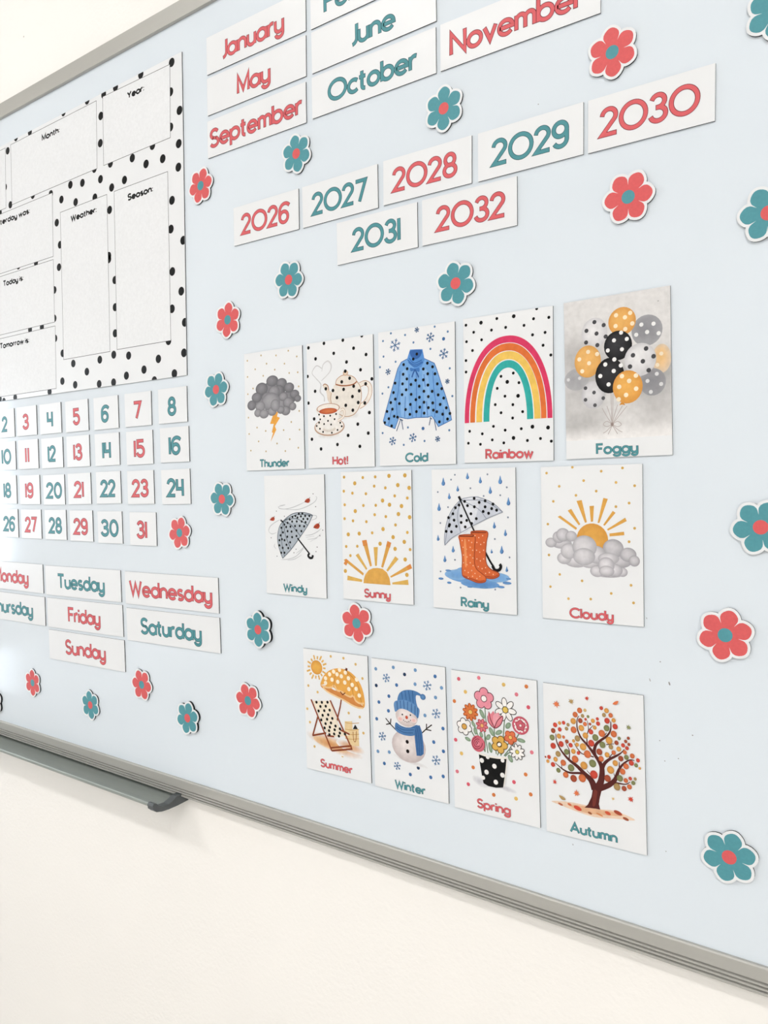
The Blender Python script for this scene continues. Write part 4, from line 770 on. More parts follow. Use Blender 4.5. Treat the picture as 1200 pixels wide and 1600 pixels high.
# ---------------------------------------------------------------- helpers
def lin(h):
    o = []
    for i in (0, 2, 4):
        c = int(h[i:i+2], 16)/255.0
        o.append(c/12.92 if c <= 0.04045 else ((c+0.055)/1.055)**2.4)
    return (o[0], o[1], o[2], 1.0)
def mat(name, col, rough=0.5, spec=0.5, metal=0.0, coat=0.0, bump=None, noise=None, ink=False, gain=1.0):
    m = bpy.data.materials.new(name); m.use_nodes = True
    nt = m.node_tree; b = nt.nodes['Principled BSDF']
    b.inputs['Roughness'].default_value = rough; b.inputs['Specular IOR Level'].default_value = spec
    b.inputs['Metallic'].default_value = metal; b.inputs['Coat Weight'].default_value = coat
    c = lin(col) if isinstance(col, str) else tuple(col)+(1.0,)
    b.inputs['Base Color'].default_value = c
    tc = nt.nodes.new('ShaderNodeTexCoord')
    src = None
    if ink:
        a = nt.nodes.new('ShaderNodeAttribute'); a.attribute_name = 'ink'; src = a.outputs['Color']
    if noise:
        sc_, amt, stretch = noise
        mp = nt.nodes.new('ShaderNodeMapping'); mp.inputs['Scale'].default_value = stretch
        nt.links.new(tc.outputs['Object'], mp.inputs['Vector'])
        n = nt.nodes.new('ShaderNodeTexNoise'); n.inputs['Scale'].default_value = sc_; n.inputs['Detail'].default_value = 4
        nt.links.new(mp.outputs['Vector'], n.inputs['Vector'])
        mr = nt.nodes.new('ShaderNodeMapRange'); mr.inputs['From Min'].default_value = .25; mr.inputs['From Max'].default_value = .75
        mr.inputs['To Min'].default_value = gain*(1-amt); mr.inputs['To Max'].default_value = gain*(1+amt)
        nt.links.new(n.outputs['Fac'], mr.inputs['Value'])
        mx = nt.nodes.new('ShaderNodeVectorMath'); mx.operation = 'SCALE'
        if src: nt.links.new(src, mx.inputs[0])
        else: mx.inputs[0].default_value = c[:3]
        nt.links.new(mr.outputs['Result'], mx.inputs['Scale']); src = mx.outputs['Vector']
    if src: nt.links.new(src, b.inputs['Base Color'])
    if bump:
        sc_, st, stretch = bump
        mp = nt.nodes.new('ShaderNodeMapping'); mp.inputs['Scale'].default_value = stretch
        nt.links.new(tc.outputs['Object'], mp.inputs['Vector'])
        n = nt.nodes.new('ShaderNodeTexNoise'); n.inputs['Scale'].default_value = sc_; n.inputs['Detail'].default_value = 5
        nt.links.new(mp.outputs['Vector'], n.inputs['Vector'])
        bp = nt.nodes.new('ShaderNodeBump'); bp.inputs['Strength'].default_value = st; bp.inputs['Distance'].default_value = 0.002
        nt.links.new(n.outputs['Fac'], bp.inputs['Height']); nt.links.new(bp.outputs['Normal'], b.inputs['Normal'])
    return m
def emit(name, col, strength):
    m = bpy.data.materials.new(name); m.use_nodes = True; nt = m.node_tree
    b = nt.nodes['Principled BSDF']; b.inputs['Emission Color'].default_value = tuple(col)+(1,); b.inputs['Emission Strength'].default_value = strength
    return m
PAPER = 'e0e2e5'
M = dict(
    wall=mat('wall_paint', (0.875, 0.855, 0.828), .7, .3, bump=(160, .25, (1, 1, 1)), noise=(3, .012, (1, 1, 1))),
    wall2=mat('side_wall_paint', (0.84, 0.825, 0.80), .7, .3, noise=(2, .02, (1, 1, 1))),
    ceiling=mat('ceiling_paint', (0.86, 0.86, 0.85), .8, .2, noise=(3, .01, (1, 1, 1))),
    floor=mat('floor_vinyl', (0.60, 0.59, 0.57), .35, .5, noise=(6, .06, (1, 1, 1))),
    board=mat('whiteboard_enamel', (0.672, 0.735, 0.80), .09, .5, noise=(2.2, .012, (1, 1, 1))),
    alu=mat('brushed_aluminium', (0.43, 0.425, 0.40), .45, .5, metal=.35, bump=(220, .06, (.02, 1, 1)), noise=(40, .05, (.03, 1, 1))),
    tray=mat('grey_tray_metal', (0.30, 0.33, 0.312), .5, .4, metal=.2, noise=(60, .04, (.05, 1, 1))),
    cap=mat('dark_grey_plastic', (0.085, 0.095, 0.10), .42, .4, noise=(80, .1, (1, 1, 1))),
    face=mat('laminated_card', lin(PAPER)[:3], .32, .4, noise=(30, .008, (1, 1, 1))),
    black=mat('black_magnet', (0.012, 0.013, 0.015), .7, .12, noise=(80, .15, (1, 1, 1))),
    ink=mat('printed_ink', 'ffffff', .42, .15, noise=(260, .035, (1, 1, 1)), ink=True, gain=.86),
    wash=mat('watercolour_print', 'ffffff', .42, .15, noise=(190, .08, (1, 1, 1)), ink=True, gain=.86),
    coral=mat('coral_print', 'd05c5e', .42, .2, noise=(400, .05, (1, 1, 1))),
    teal=mat('teal_print', '51919b', .42, .2, noise=(400, .05, (1, 1, 1))),
    mark=mat('dark_scuff', (0.25, 0.25, 0.25), .8, .2, noise=(200, .2, (1, 1, 1))),
    lampframe=mat('lamp_frame', (0.8, 0.8, 0.8), .4, .5, noise=(20, .02, (1, 1, 1))),
    lamp=emit('lamp_diffuser', LAMP_COLOR, LAMP_WATTS),
)
CORAL = 'df676d'; CORAL_D = '76303a'; TEAL = '55979f'; TEAL_D = '24535b'

class MB:
    """collects verts and faces, optional per-vertex ink colour"""
    def __init__(s): s.v = []; s.f = []; s.c = []; s.m = []
    def box(s, x0, x1, y0, y1, z0, z1, mi=0):
        n = len(s.v)
        s.v += [(x, y, z) for x in (x0, x1) for y in (y0, y1) for z in (z0, z1)]
        for q in ((0, 1, 3, 2), (4, 6, 7, 5), (0, 4, 5, 1), (2, 3, 7, 6), (0, 2, 6, 4), (1, 5, 7, 3)):
            s.f.append([n+i for i in q]); s.m.append(mi)
        s.c += [(1, 1, 1, 1)]*8
    def slab(s, pts, y0, y1, mi=0, cols=None):
        """prism from an outline in the board plane: front at y0 (nearest the room), back at y1"""
        if area(pts) < 0: pts = pts[::-1]
        n = len(s.v); k = len(pts)
        s.v += [(x, y0, z) for x, z in pts]+[(x, y1, z) for x, z in pts]
        for t in tris(pts):
            s.f.append([n+i for i in t]); s.m.append(mi); s.f.append([n+k+i for i in t[::-1]]); s.m.append(mi)
        for i in range(k):
            j = (i+1) % k; s.f.append([n+i, n+k+i, n+k+j, n+j]); s.m.append(mi)
        s.c += [(1, 1, 1, 1)]*(2*k)
    def prism_x(s, prof, x0, x1, dz=0.0, mi=0):
        """profile (y,z) swept along x, z shifted by dz at the far end"""
        n = len(s.v); k = len(prof)
        s.v += [(x0, y, z) for y, z in prof]+[(x1, y, z+dz) for y, z in prof]
        for i in range(k):
            j = (i+1) % k; s.f.append([n+i, n+j, n+k+j, n+k+i]); s.m.append(mi)
        for t in tris(prof):
            s.f.append([n+i for i in t]); s.m.append(mi); s.f.append([n+k+i for i in t[::-1]]); s.m.append(mi)
        s.c += [(1, 1, 1, 1)]*(2*k)
    def flat(s, pts, y, col, fan=None, fancol=None, fanlist=None):
        n = len(s.v); k = len(pts)
        s.v += [(x, y, z) for x, z in pts]; s.c += [col]*k if not isinstance(col, list) else col
        if fan:
            s.v.append((fan[0], y, fan[1])); s.c.append(fancol)
            for i in range(k): s.f.append([n+i, n+(i+1) % k, n+k]); s.m.append(0)
        else:
            for t in tris(pts): s.f.append([n+i for i in t]); s.m.append(0)
    def ribbon(s, pts, w, y, col, closed=False):
        k = len(pts)
        if k < 2: return
        ws = w if isinstance(w, list) else [w]*k
        L = []; R = []
        for i in range(k):
            a = pts[i-1] if (i or closed) else None; b = pts[(i+1) % k] if (i < k-1 or closed) else None
            p = pts[i]
            d1 = unit(p[0]-a[0], p[1]-a[1]) if a else None; d2 = unit(b[0]-p[0], b[1]-p[1]) if b else None
            if d1 and d2 and d1[0]*d2[0]+d1[1]*d2[1] > -.999:
                t = unit(d1[0]+d2[0], d1[1]+d2[1]); cs = max(.42, t[0]*d1[0]+t[1]*d1[1])
            else: t = d1 or d2; cs = 1
            h = ws[i]*.5/cs
            L.append((p[0]-t[1]*h, p[1]+t[0]*h)); R.append((p[0]+t[1]*h, p[1]-t[0]*h))
        n = len(s.v)
        for a, b in zip(L, R): s.v += [(a[0], y, a[1]), (b[0], y, b[1])]; s.c += [col, col]
        for i in range(k if closed else k-1):
            j = (i+1) % k; s.f.append([n+2*i+1, n+2*j+1, n+2*j, n+2*i]); s.m.append(0)
    def build(s, name, mats, parent=None, ink=False, bevel=0):
        me = bpy.data.meshes.new(name); me.from_pydata(s.v, [], s.f)
        for m in (mats if isinstance(mats, (list, tuple)) else [mats]): me.materials.append(m)
        me.polygons.foreach_set('material_index', s.m)
        if ink:
            a = me.color_attributes.new('ink', 'FLOAT_COLOR', 'POINT'); a.data.foreach_set('color', [x for c in s.c for x in c])
        me.update()
        o = bpy.data.objects.new(name, me); COL.objects.link(o)
        if parent: o.parent = parent
        if bevel:
            b = o.modifiers.new('bevel', 'BEVEL'); b.width = bevel; b.segments = 2; b.limit_method = 'ANGLE'
        return o
def unit(x, y):
    l = math.hypot(x, y) or 1e-9; return (x/l, y/l)
def area(p): return sum(p[i-1][0]*p[i][1]-p[i][0]*p[i-1][1] for i in range(len(p)))/2
def tris(p):
    out = []
    for t in tessellate_polygon([[Vector((a, b, 0)) for a, b in p]]):
        t = list(t); q = [p[i] for i in t]
        out.append(t if area(q) >= 0 else t[::-1])
    return out
def smooth(pts, closed, n=5, ws=None):
    k = len(pts); out = []; wo = []
    rng = range(k if closed else k-1)
    for i in rng:
        g = (lambda j: pts[j % k]) if closed else (lambda j: pts[min(max(j, 0), k-1)])
        a, b, c, d = g(i-1), g(i), g(i+1), g(i+2)
        for q in range(n):
            t = q/n
            out.append(tuple(.5*(2*b[e]+(c[e]-a[e])*t+(2*a[e]-5*b[e]+4*c[e]-d[e])*t*t+(3*b[e]-a[e]-3*c[e]+d[e])*t**3) for e in (0, 1)))
            if ws: wo.append(ws[i]+(ws[min(i+1, k-1)]-ws[i])*t)
    if not closed:
        out.append(pts[-1])
        if ws: wo.append(ws[-1])
    return (out, wo) if ws else out
def ell(cx, cy, rx, ry, rot=0, n=28, a0=0, a1=2*math.pi):
    c, s = math.cos(rot), math.sin(rot); o = []
    for i in range(n):
        t = a0+(a1-a0)*i/n; x, y = rx*math.cos(t), ry*math.sin(t); o.append((cx+x*c-y*s, cy+x*s+y*c))
    return o
def clip(poly, a, b, c):
    """keep the side where a*x+b*z<=c"""
    out = []
    for i in range(len(poly)):
        p, q = poly[i-1], poly[i]; dp = a*p[0]+b*p[1]-c; dq = a*q[0]+b*q[1]-c
        if (dp <= 0) != (dq <= 0):
            t = dp/(dp-dq); out.append((p[0]+(q[0]-p[0])*t, p[1]+(q[1]-p[1])*t))
        if dq <= 0: out.append(q)
    return out
def clip_rect(poly, x0, x1, z0, z1):
    for a, b, c in ((1, 0, x1), (-1, 0, -x0), (0, 1, z1), (0, -1, -z0)):
        if poly: poly = clip(poly, a, b, c)
    return poly
def tag(o, label=None, cat=None, group=None, kind=None):
    if label: o['label'] = label
    if cat: o['category'] = cat
    if group: o['group'] = group
    if kind: o['kind'] = kind
    return o
def structure(name, mb, m, label=None):
    o = mb.build(name, m); o['kind'] = 'structure'
    if label: o['label'] = label
    return o

# ---------------------------------------------------------------- room shell
RX0, RX1, RY0, WALL_Y, HT = -4.2, 2.8, -6.2, 0.0125, 4.05
b = MB(); b.box(RX0, RX1, WALL_Y, WALL_Y+.12, 0, HT); wall_back = structure('wall_back', b, M['wall'])
b = MB(); b.box(RX0-.12, RX1+.12, RY0-.12, WALL_Y+.12, -.1, 0); structure('floor', b, M['floor'])
b = MB(); b.box(RX0-.12, RX1+.12, RY0-.12, WALL_Y+.12, HT, HT+.1); structure('ceiling', b, M['ceiling'])
b = MB(); b.box(RX1, RX1+.12, RY0, WALL_Y+.12, 0, HT); structure('wall_right', b, M['wall2'])
b = MB(); b.box(RX0-.12, RX1+.12, RY0-.12, RY0, 0, HT); structure('wall_front', b, M['wall2'])
# left wall with a window opening
WY0, WY1, WZ0, WZ1 = -1.62, -0.55, 0.85, 2.0
b = MB()
b.box(RX0-.12, RX0, RY0, WALL_Y+.12, 0, WZ0); b.box(RX0-.12, RX0, RY0, WALL_Y+.12, WZ1, HT)
b.box(RX0-.12, RX0, RY0, WY0, WZ0, WZ1); b.box(RX0-.12, RX0, WY1, WALL_Y+.12, WZ0, WZ1)
structure('wall_left', b, M['wall2'])
b = MB()
for y in (WY0, (WY0+WY1)/2-.025, WY1-.05): b.box(RX0-.09, RX0-.03, y, y+.05, WZ0, WZ1)
for z in (WZ0, WZ1-.05): b.box(RX0-.09, RX0-.03, WY0, WY1, z, z+.05)
structure('window_1', b, M['lampframe'])
ld = bpy.data.lights.new('window_daylight', 'AREA'); ld.shape = 'RECTANGLE'; ld.size = WY1-WY0; ld.size_y = WZ1-WZ0
ld.energy = WINDOW_WATTS; ld.color = (0.80, 0.90, 1.0)
lo = bpy.data.objects.new('window_daylight', ld); COL.objects.link(lo)
lo.matrix_world = Matrix(((0, 0, -1, RX0-.15), (-1, 0, 0, (WY0+WY1)/2), (0, 1, 0, (WZ0+WZ1)/2), (0, 0, 0, 1)))
# faint dents in the paint above the board
b = MB()
for x, z, r_ in ((-1.345, EYE+.79, .0022), (-1.343, EYE+.777, .0012), (-1.25, EYE+.752, .0014)): b.flat(ell(x, z, r_, r_), WALL_Y-.0003, (1, 1, 1, 1))
b.build('scuff_mark', mat('paint_scuff', (.5, .47, .42), .8, .2, noise=(90, .1, (1, 1, 1))), wall_back)
for i, (x, y) in enumerate(LAMPS):
    t = bpy.data.objects.new('ceiling_light', None); COL.objects.link(t); t.location = (x, y, HT)
    tag(t, ['flat white ceiling panel light nearest the left end of the whiteboard', 'flat white ceiling panel light in front of the right half of the whiteboard', 'flat white ceiling panel light farthest back in the room', 'flat white ceiling panel light by the right wall'][i], 'light', 'ceiling lights')
    b = MB(); W_, D_ = .62, .16
    for q in ((-W_, -W_+.02, -D_, D_), (W_-.02, W_, -D_, D_), (-W_, W_, -D_, -D_+.02), (-W_, W_, D_-.02, D_)): b.box(*q, -.045, 0)
    b.build('frame', M['lampframe'], t)
    b = MB(); b.box(-W_+.02, W_-.02, -D_+.02, D_-.02, -.035, -.03); b.build('diffuser', M['lamp'], t)

t = bpy.data.objects.new('reflection_table', None); COL.objects.link(t); t.location = (-2.30, -1.0, 0)  # unseen table, added so its pale top brightens the board's lower-left reflection
tag(t, 'unseen white table added for its reflection in the left half of the whiteboard', 'table')
b = MB(); b.box(-.42, .42, -.6, .6, .715, .74); b.build('tabletop', mat('white_laminate', (.80, .81, .82), .18, .5, noise=(5, .01, (1, 1, 1))), t, bevel=.004)
for x in (-.36, .36):
    for y in (-.53, .53):
        b = MB(); b.box(x-.02, x+.02, y-.02, y+.02, 0, .715); b.build('leg', M['lampframe'], t)

# ---------------------------------------------------------------- whiteboard
BX0, BX1, ZT, ZB = -2.20, 0.26, 0.6306, -0.4180
board = MB(); board.box(BX0, BX1, BOARD_Y, .011, EYE-.428, EYE+.653)
wb = board.build('whiteboard', M['board'])
tag(wb, 'large glossy whiteboard in a grey aluminium frame, holding all the magnets', 'whiteboard')
FY = -.0042
k_ = (DIST-.0015+FY+.0015)/(DIST-.0015)   # rail face sits a few millimetres nearer the room
def rail(name, prof, dz=0.0, x0=BX0-.02, x1=BX1+.02):
    q = MB(); q.prism_x([(y, z+EYE) for y, z in prof], x0, x1, dz); return q.build(name, M['alu'], wb)
rail('top_rail', [(FY+.002, .6306*k_), (FY, .6306*k_+.001), (FY, .6555*k_-.001), (FY+.002, .6555*k_), (.0118, .6555*k_), (.0118, .6306*k_)])
# the bottom rail hangs a touch out of level, so it is swept with a slight drop
zi, zo = -.4095*k_, -.4345*k_
pr = [(.0118, zi), (FY+.0012, zi), (FY, zi-.0012), (FY, zi-.0128)]
z = zi-.0128
for i in range(3):
    pr += [(FY+.0018, z-.0003), (FY+.0018, z-.0013), (FY-.0004, z-.0017), (FY-.0004, z-.0035)]; z -= .0037
pr += [(FY+.0006, zo), (.0118, zo)]
SL = (-.4217+.4138)/(-.1246+1.3847)
rail('bottom_rail', pr, SL*(BX1-BX0+.04))
for x in (BX0-.02, BX1-.001):
    q = MB(); q.box(x, x+.021, FY, .0118, EYE+zo+SL*(x-BX0)*.9, EYE+.6555*k_); q.build('side_rail', M['alu'], wb, bevel=.001)
def zr(x): return zo+SL*(x-BX0+.02)     # underside of the bottom rail
# pen tray clipped under the rail
TX0, TX1 = -1.75, -.8965
zt = zr(TX1)
tp = [(-.001, zt-.0062), (-.006, zt-.0066), (-.016, zt-.0062), (-.028, zt-.0052), (-.039, zt-.0035), (-.0465, zt+.0015), (-.048, zt+.004), (-.0496, zt+.0042), (-.0505, zt+.003), (-.0500, zt+.0005), (-.046, zt-.0035), (-.038, zt-.0065), (-.027, zt-.0078), (-.013, zt-.0078), (.0, zt-.0078), (.0115, zt-.0078), (.0115, zt-.0062)]
d_ = (zr(TX0)-zr(TX1))
q = MB(); q.prism_x([(y, z+EYE) for y, z in tp], TX1, TX0, d_); tray = q.build('pen_tray', M['tray'], wb)
cp = [(.008, zt+.0035), (-.0075, zt+.0035), (-.012, zt+.003), (-.018, zt-.0005), (-.026, zt-.003), (-.036, zt-.0025), (-.044, zt+.002), (-.048, zt+.0055), (-.0515, zt+.006), (-.0535, zt+.003), (-.0525, zt-.002), (-.048, zt-.0065), (-.039, zt-.0090), (-.027, zt-.0098), (-.012, zt-.0098), (.008, zt-.0085)]
q = MB(); q.prism_x([(y, z+EYE) for y, z in cp], TX1-.001, TX1+.0105); q.build('end_cap', M['cap'], tray, bevel=.0012)
for x, z_, a, b_ in ((-.2235, -.186, .0004, .0016), (-.226, -.129, .0003, .0009), (-.214, -.168, .0006, .0006), (-.206, -.187, .0007, .0018), (-.186, -.231, .0006, .0006), (-.215, -.241, .0005, .0005), (-.1985, -.2545, .0005, .0005), (-.2105, -.259, .0005, .0005), (-.21, -.343, .0005, .0005), (-.327, .365, .0005, .0006), (-.327, .35, .0005, .0005), (-.30, -.36, .0004, .0009)):
    q = MB(); q.flat(ell(x, EYE+z_, a, b_, .3, 12), BOARD_Y-.0002, (1, 1, 1, 1)); q.build('ink_speck', M['mark'], wb)

# ---------------------------------------------------------------- stroke lettering (round geometric monoline)
def arc(cx, cy, rx, ry, a0, a1, n=20):
    return [(cx+rx*math.cos(math.radians(a0+(a1-a0)*i/n)), cy+ry*math.sin(math.radians(a0+(a1-a0)*i/n))) for i in range(n+1)]
X = .64
def circ(c=.30): return ('o', arc(c, X/2, .30, X/2, 0, 360, 28)[:-1])
G = {
 'a': (.60, [circ(), [(.60, X), (.60, 0)]]), 'b': (.60, [circ(), [(0, 1), (0, 0)]]), 'c': (.52, [arc(.30, X/2, .30, X/2, 48, 312)]),
 'd': (.60, [circ(), [(.60, 1), (.60, 0)]]), 'e': (.60, [[(.02, X/2)]+arc(.30, X/2, .30, X/2, 0, 318, 26)]),
 'f': (.30, [[(.12, 0), (.12, .8)]+arc(.28, .8, .16, .2, 180, 90, 8), [(0, X), (.28, X)]]),
 'g': (.60, [circ(), [(.60, X), (.60, -.08)]+arc(.31, -.08, .29, .24, 0, -165)]),
 'h': (.50, [[(0, 1), (0, 0)], [(0, .36)]+arc(.25, .38, .25, X-.38, 180, 0, 14)+[(.50, 0)]]),
 'i': (.0, [[(0, X), (0, 0)], [(0, .83), (0, .95)]]), 'l': (.0, [[(0, 1), (0, 0)]]),
 'm': (.78, [[(0, X), (0, 0)], [(0, .38)]+arc(.195, .42, .195, X-.42, 180, 0, 12)+[(.39, 0)], [(.39, .38)]+arc(.585, .42, .195, X-.42, 180, 0, 12)+[(.78, 0)]]),
 'n': (.50, [[(0, X), (0, 0)], [(0, .36)]+arc(.25, .38, .25, X-.38, 180, 0, 14)+[(.50, 0)]]),
 'o': (.60, [circ()]), 'p': (.60, [circ(), [(0, X), (0, -.30)]]),
 'r': (.30, [[(0, X), (0, 0)], [(0, .36)]+arc(.24, .36, .24, X-.36, 180, 72, 10)]),
 's': (.40, [arc(.20, .475, .18, .165, 40, 270, 12)+arc(.20, .155, .20, .155, 90, -140, 12)]),
 't': (.30, [[(.10, .92), (.10, .16)]+arc(.25, .16, .15, .16, 180, 275, 8), [(-.04, X), (.28, X)]]),
 'u': (.50, [[(0, X), (0, .26)]+arc(.25, .26, .25, .26, 180, 360, 14)+[(.50, X)], [(.50, X), (.50, 0)]]),
 'v': (.50, [[(0, X), (.25, .02), (.50, X)]]), 'w': (.78, [[(0, X), (.2, .02), (.39, X-.06), (.58, .02), (.78, X)]]),
 'y': (.50, [[(0, X), (0, .26)]+arc(.25, .26, .25, .26, 180, 360, 14)+[(.50, X)], [(.50, X), (.50, -.08)]+arc(.26, -.08, .24, .24, 0, -165, 14)]),
 '!': (.0, [[(0, 1), (0, .30)], [(0, .12), (0, 0)]]), ':': (.0, [[(0, .62), (0, .50)], [(0, .14), (0, .02)]]), ' ': (.12, []),
 'A': (.78, [[(0, 0), (.39, 1), (.78, 0)], [(.14, .33), (.64, .33)]]), 'C': (.86, [arc(.5, .5, .5, .5, 42, 318, 28)]),
 'D': (.68, [[(0, 0), (0, 1), (.2, 1)]+arc(.2, .5, .48, .5, 90, -90, 20)+[(0, 0)]]), 'F': (.48, [[(0, 0), (0, 1), (.50, 1)], [(0, .53), (.44, .53)]]),
 'H': (.62, [[(0, 0), (0, 1)], [(.62, 0), (.62, 1)], [(0, .5), (.62, .5)]]), 'J': (.26, [[(.30, 1), (.30, .30)]+arc(.0, .30, .30, .32, 0, -78, 12)]),
 'M': (.74, [[(0, 0), (0, 1), (.37, .12), (.74, 1), (.74, 0)]]), 'N': (.66, [[(0, 0), (0, 1), (.66, 0), (.66, 1)]]),
 'O': (1.0, [('o', arc(.5, .5, .5, .5, 0, 360, 36)[:-1])]), 'R': (.54, [[(0, 0), (0, 1), (.26, 1)]+arc(.26, .74, .26, .26, 90, -90, 14)+[(0, .48)], [(.24, .48), (.54, 0)]]),
 'S': (.56, [arc(.29, .75, .26, .25, 28, 270, 16)+arc(.28, .25, .28, .25, 90, -155, 16)]), 'T': (.62, [[(0, 1), (.62, 1)], [(.31, 1), (.31, 0)]]),
 'W': (.98, [[(0, 1), (.25, .02), (.49, .84), (.73, .02), (.98, 1)]]), 'Y': (.66, [[(0, 1), (.33, .48), (.66, 1)], [(.33, .48), (.33, 0)]]),
 '0': (.94, [('o', arc(.47, .5, .47, .5, 0, 360, 36)[:-1])]), '1': (.0, [[(0, 1), (0, 0)]]),
 '2': (.56, [arc(.27, .73, .27, .27, 172, -38, 18)+[(0, 0), (.56, 0)]]),
 '3': (.56, [arc(.27, .76, .24, .24, 160, -90, 16)+[(.2, .52)], [(.2, .52)]+arc(.27, .26, .28, .26, 90, -165, 18)]),
 '4': (.46, [[(0, 1), (0, .42), (.46, .42)], [(.46, 1), (.46, 0)]]),
 '5': (.54, [[(.50, 1), (.04, 1), (.04, .60)]+arc(.25, .31, .28, .31, 100, -160, 20)]),
 '6': (.54, [('o', arc(.27, .29, .27, .29, 0, 360, 24)[:-1]), arc(.36, .62, .36, .38, 40, 180, 12)[0:]+[(0, .29)]]),
 '7': (.56, [[(0, 1), (.56, 1), (.20, 0)]]),
 '8': (.56, [('o', arc(.28, .75, .23, .25, 0, 360, 24)[:-1]), ('o', arc(.28, .26, .28, .26, 0, 360, 24)[:-1])]),
 '9': (.54, [('o', arc(.27, .71, .27, .29, 0, 360, 24)[:-1]), [(.54, .71), (.54, .30)]+arc(.27, .28, .27, .28, 0, -150, 14)]),
}
DZ = 5e-6
def write(mb, text, x0, x1, zb, cap, fill, outline, y, w=.145, ow=.030, gap=.145, narrow=None):
    """lay the word out between x0 and x1; stroke width w and outline ow are fractions of the cap height"""
    wid = lambda ch: G[ch][0]*(narrow if narrow and ch == '0' else 1)
    tot = sum(wid(c) for c in text)+gap*(len(text)-1)
    wt = (w+2*ow)*cap if outline else w*cap
    sx = ((x1-x0)-wt)/max(tot, 1e-6)
    sz = cap-wt
    x = x0+wt/2; lay = 0
    for i, ch in enumerate(text):
        nx = (narrow if narrow and ch == '0' else 1)
        for pas in ((0, 1) if outline else (1,)):
            for st in G[ch][1]:
                closed = isinstance(st, tuple); pts = st[1] if closed else st
                P = [(x+px*nx*sx, zb+wt/2+pz*sz) for px, pz in pts]
                P = [p for j, p in enumerate(P) if j == 0 or abs(p[0]-P[j-1][0])+abs(p[1]-P[j-1][1]) > 1e-6]
                if pas == 0 and not closed:      # the outline also runs round the stroke ends
                    a, c_ = unit(P[0][0]-P[1][0], P[0][1]-P[1][1]), unit(P[-1][0]-P[-2][0], P[-1][1]-P[-2][1]); e = ow*cap
                    P[0] = (P[0][0]+a[0]*e, P[0][1]+a[1]*e); P[-1] = (P[-1][0]+c_[0]*e, P[-1][1]+c_[1]*e)
                yy = y-lay*DZ; lay += 1
                mb.ribbon(P, wt if pas == 0 else w*cap, yy, lin(outline if pas == 0 else fill), closed)
        x += (wid(ch)+gap)*sx

# ---------------------------------------------------------------- cards
THICK = .0015
def place(o, x, z, th): o.location = (x, BOARD_Y, EYE+z); o.rotation_euler = (0, -th, 0)
MESHES = {}
def card_base(kind, name):
    """white laminated face on a black magnet sheet; same mesh for every card of a kind"""
    w, h = SIZE[kind]
    if kind not in MESHES:
        q = MB(); q.box(-w/2, w/2, -THICK, -THICK+.0003, -h/2, h/2); o = q.build(name, M['face'])
        q = MB(); q.box(-w/2+.00005, w/2-.00005, -THICK+.0003, -.0001, -h/2+.00005, h/2-.00005); k = q.build('magnet_backing', M['black'], o)
        k['label'] = 'black magnetic backing sheet'
        MESHES[kind] = (o, k); return o
    o, k = MESHES[kind]
    o2 = o.copy(); COL.objects.link(o2); k2 = k.copy(); COL.objects.link(k2); k2.parent = o2
    return o2
FACE = -THICK-6e-5
NAMES = dict(month='month_card', year='year_card', num='number_card', day='day_card', card='picture_card')
GROUPS = dict(month='month cards at the top of the board', year='year cards', num='date number cards', day='day of the week cards')
def colour_of(n):
    if n in ('January', 'May', 'September', 'November', '2026', '2028', '2030', '2032', 'Monday', 'Wednesday', 'Friday', 'Sunday', 'Hot', 'Rainbow', 'Sunny', 'Cloudy', 'Summer', 'Spring'): return 'coral'
    if n.isdigit() and len(n) < 3: return 'coral' if int(n) % 2 else 'teal'
    return 'teal'
WEATHER = dict(Thunder='a grey storm cloud with a yellow lightning bolt', Hot='a spotted teapot and a steaming teacup', Cold='a blue spotted jacket and snowflakes',
    Rainbow='a four band rainbow over black dots', Foggy='a bunch of spotted balloons in grey mist', Windy='a grey umbrella among swirling leaves', Sunny='a half sun with rays under golden dots',
    Rainy='orange rubber boots in a puddle', Cloudy='a sun behind grey clouds', Summer='a beach umbrella and deck chair', Winter='a snowman in a blue hat and scarf', Spring='flowers in a black spotted pot', Autumn='a tree with orange dot leaves')
def card_label(n, g, c):
    if g == 'month': return 'long white word card reading %s in %s letters, near the board top' % (n, c)
    if g == 'year': return 'white year card reading %s in %s digits' % (n, c)
    if g == 'num': return 'small white number card with the %s number %s, below the spotted poster' % (c, n)
    if g == 'day': return 'white day card reading %s in %s letters, under the number cards' % (n, c)
    return 'white %s picture card showing %s' % (n.rstrip('!'), WEATHER[n])

# ---------------------------------------------------------------- printed pictures
def blob(mb, c, e, x, z, rx, rz, rot, y, hi=True):
    """watercolour spot: paler towards its upper left as the print is drawn"""
    c, e = lin(c), lin(e); n = 26
    P = ell(x, z, rx, rz, rot, n)
    P2 = ell(x-(.12*rx if hi else 0), z+(.14*rz if hi else 0), rx*.55, rz*.55, rot, n)
    mid = tuple(.65*a+.35*b_ for a, b_ in zip(c, e))
    k = len(mb.v)
    mb.v += [(a, y, d) for a, d in P]+[(a, y, d) for a, d in P2]+[(P2[0][0]*.5+P2[n//2][0]*.5, y, P2[0][1]*.5+P2[n//2][1]*.5)]
    mb.c += [e]*n+[mid]*n+[c]
    for i in range(n):
        j = (i+1) % n
        mb.f += [[k+i, k+j, k+n+j, k+n+i], [k+n+i, k+n+j, k+2*n]]; mb.m += [0, 0]
def mute(c):
    g = .3*c[0]+.55*c[1]+.15*c[2]
    return tuple(g+(e-g)*.90 for e in c[:3])+(1.0,)
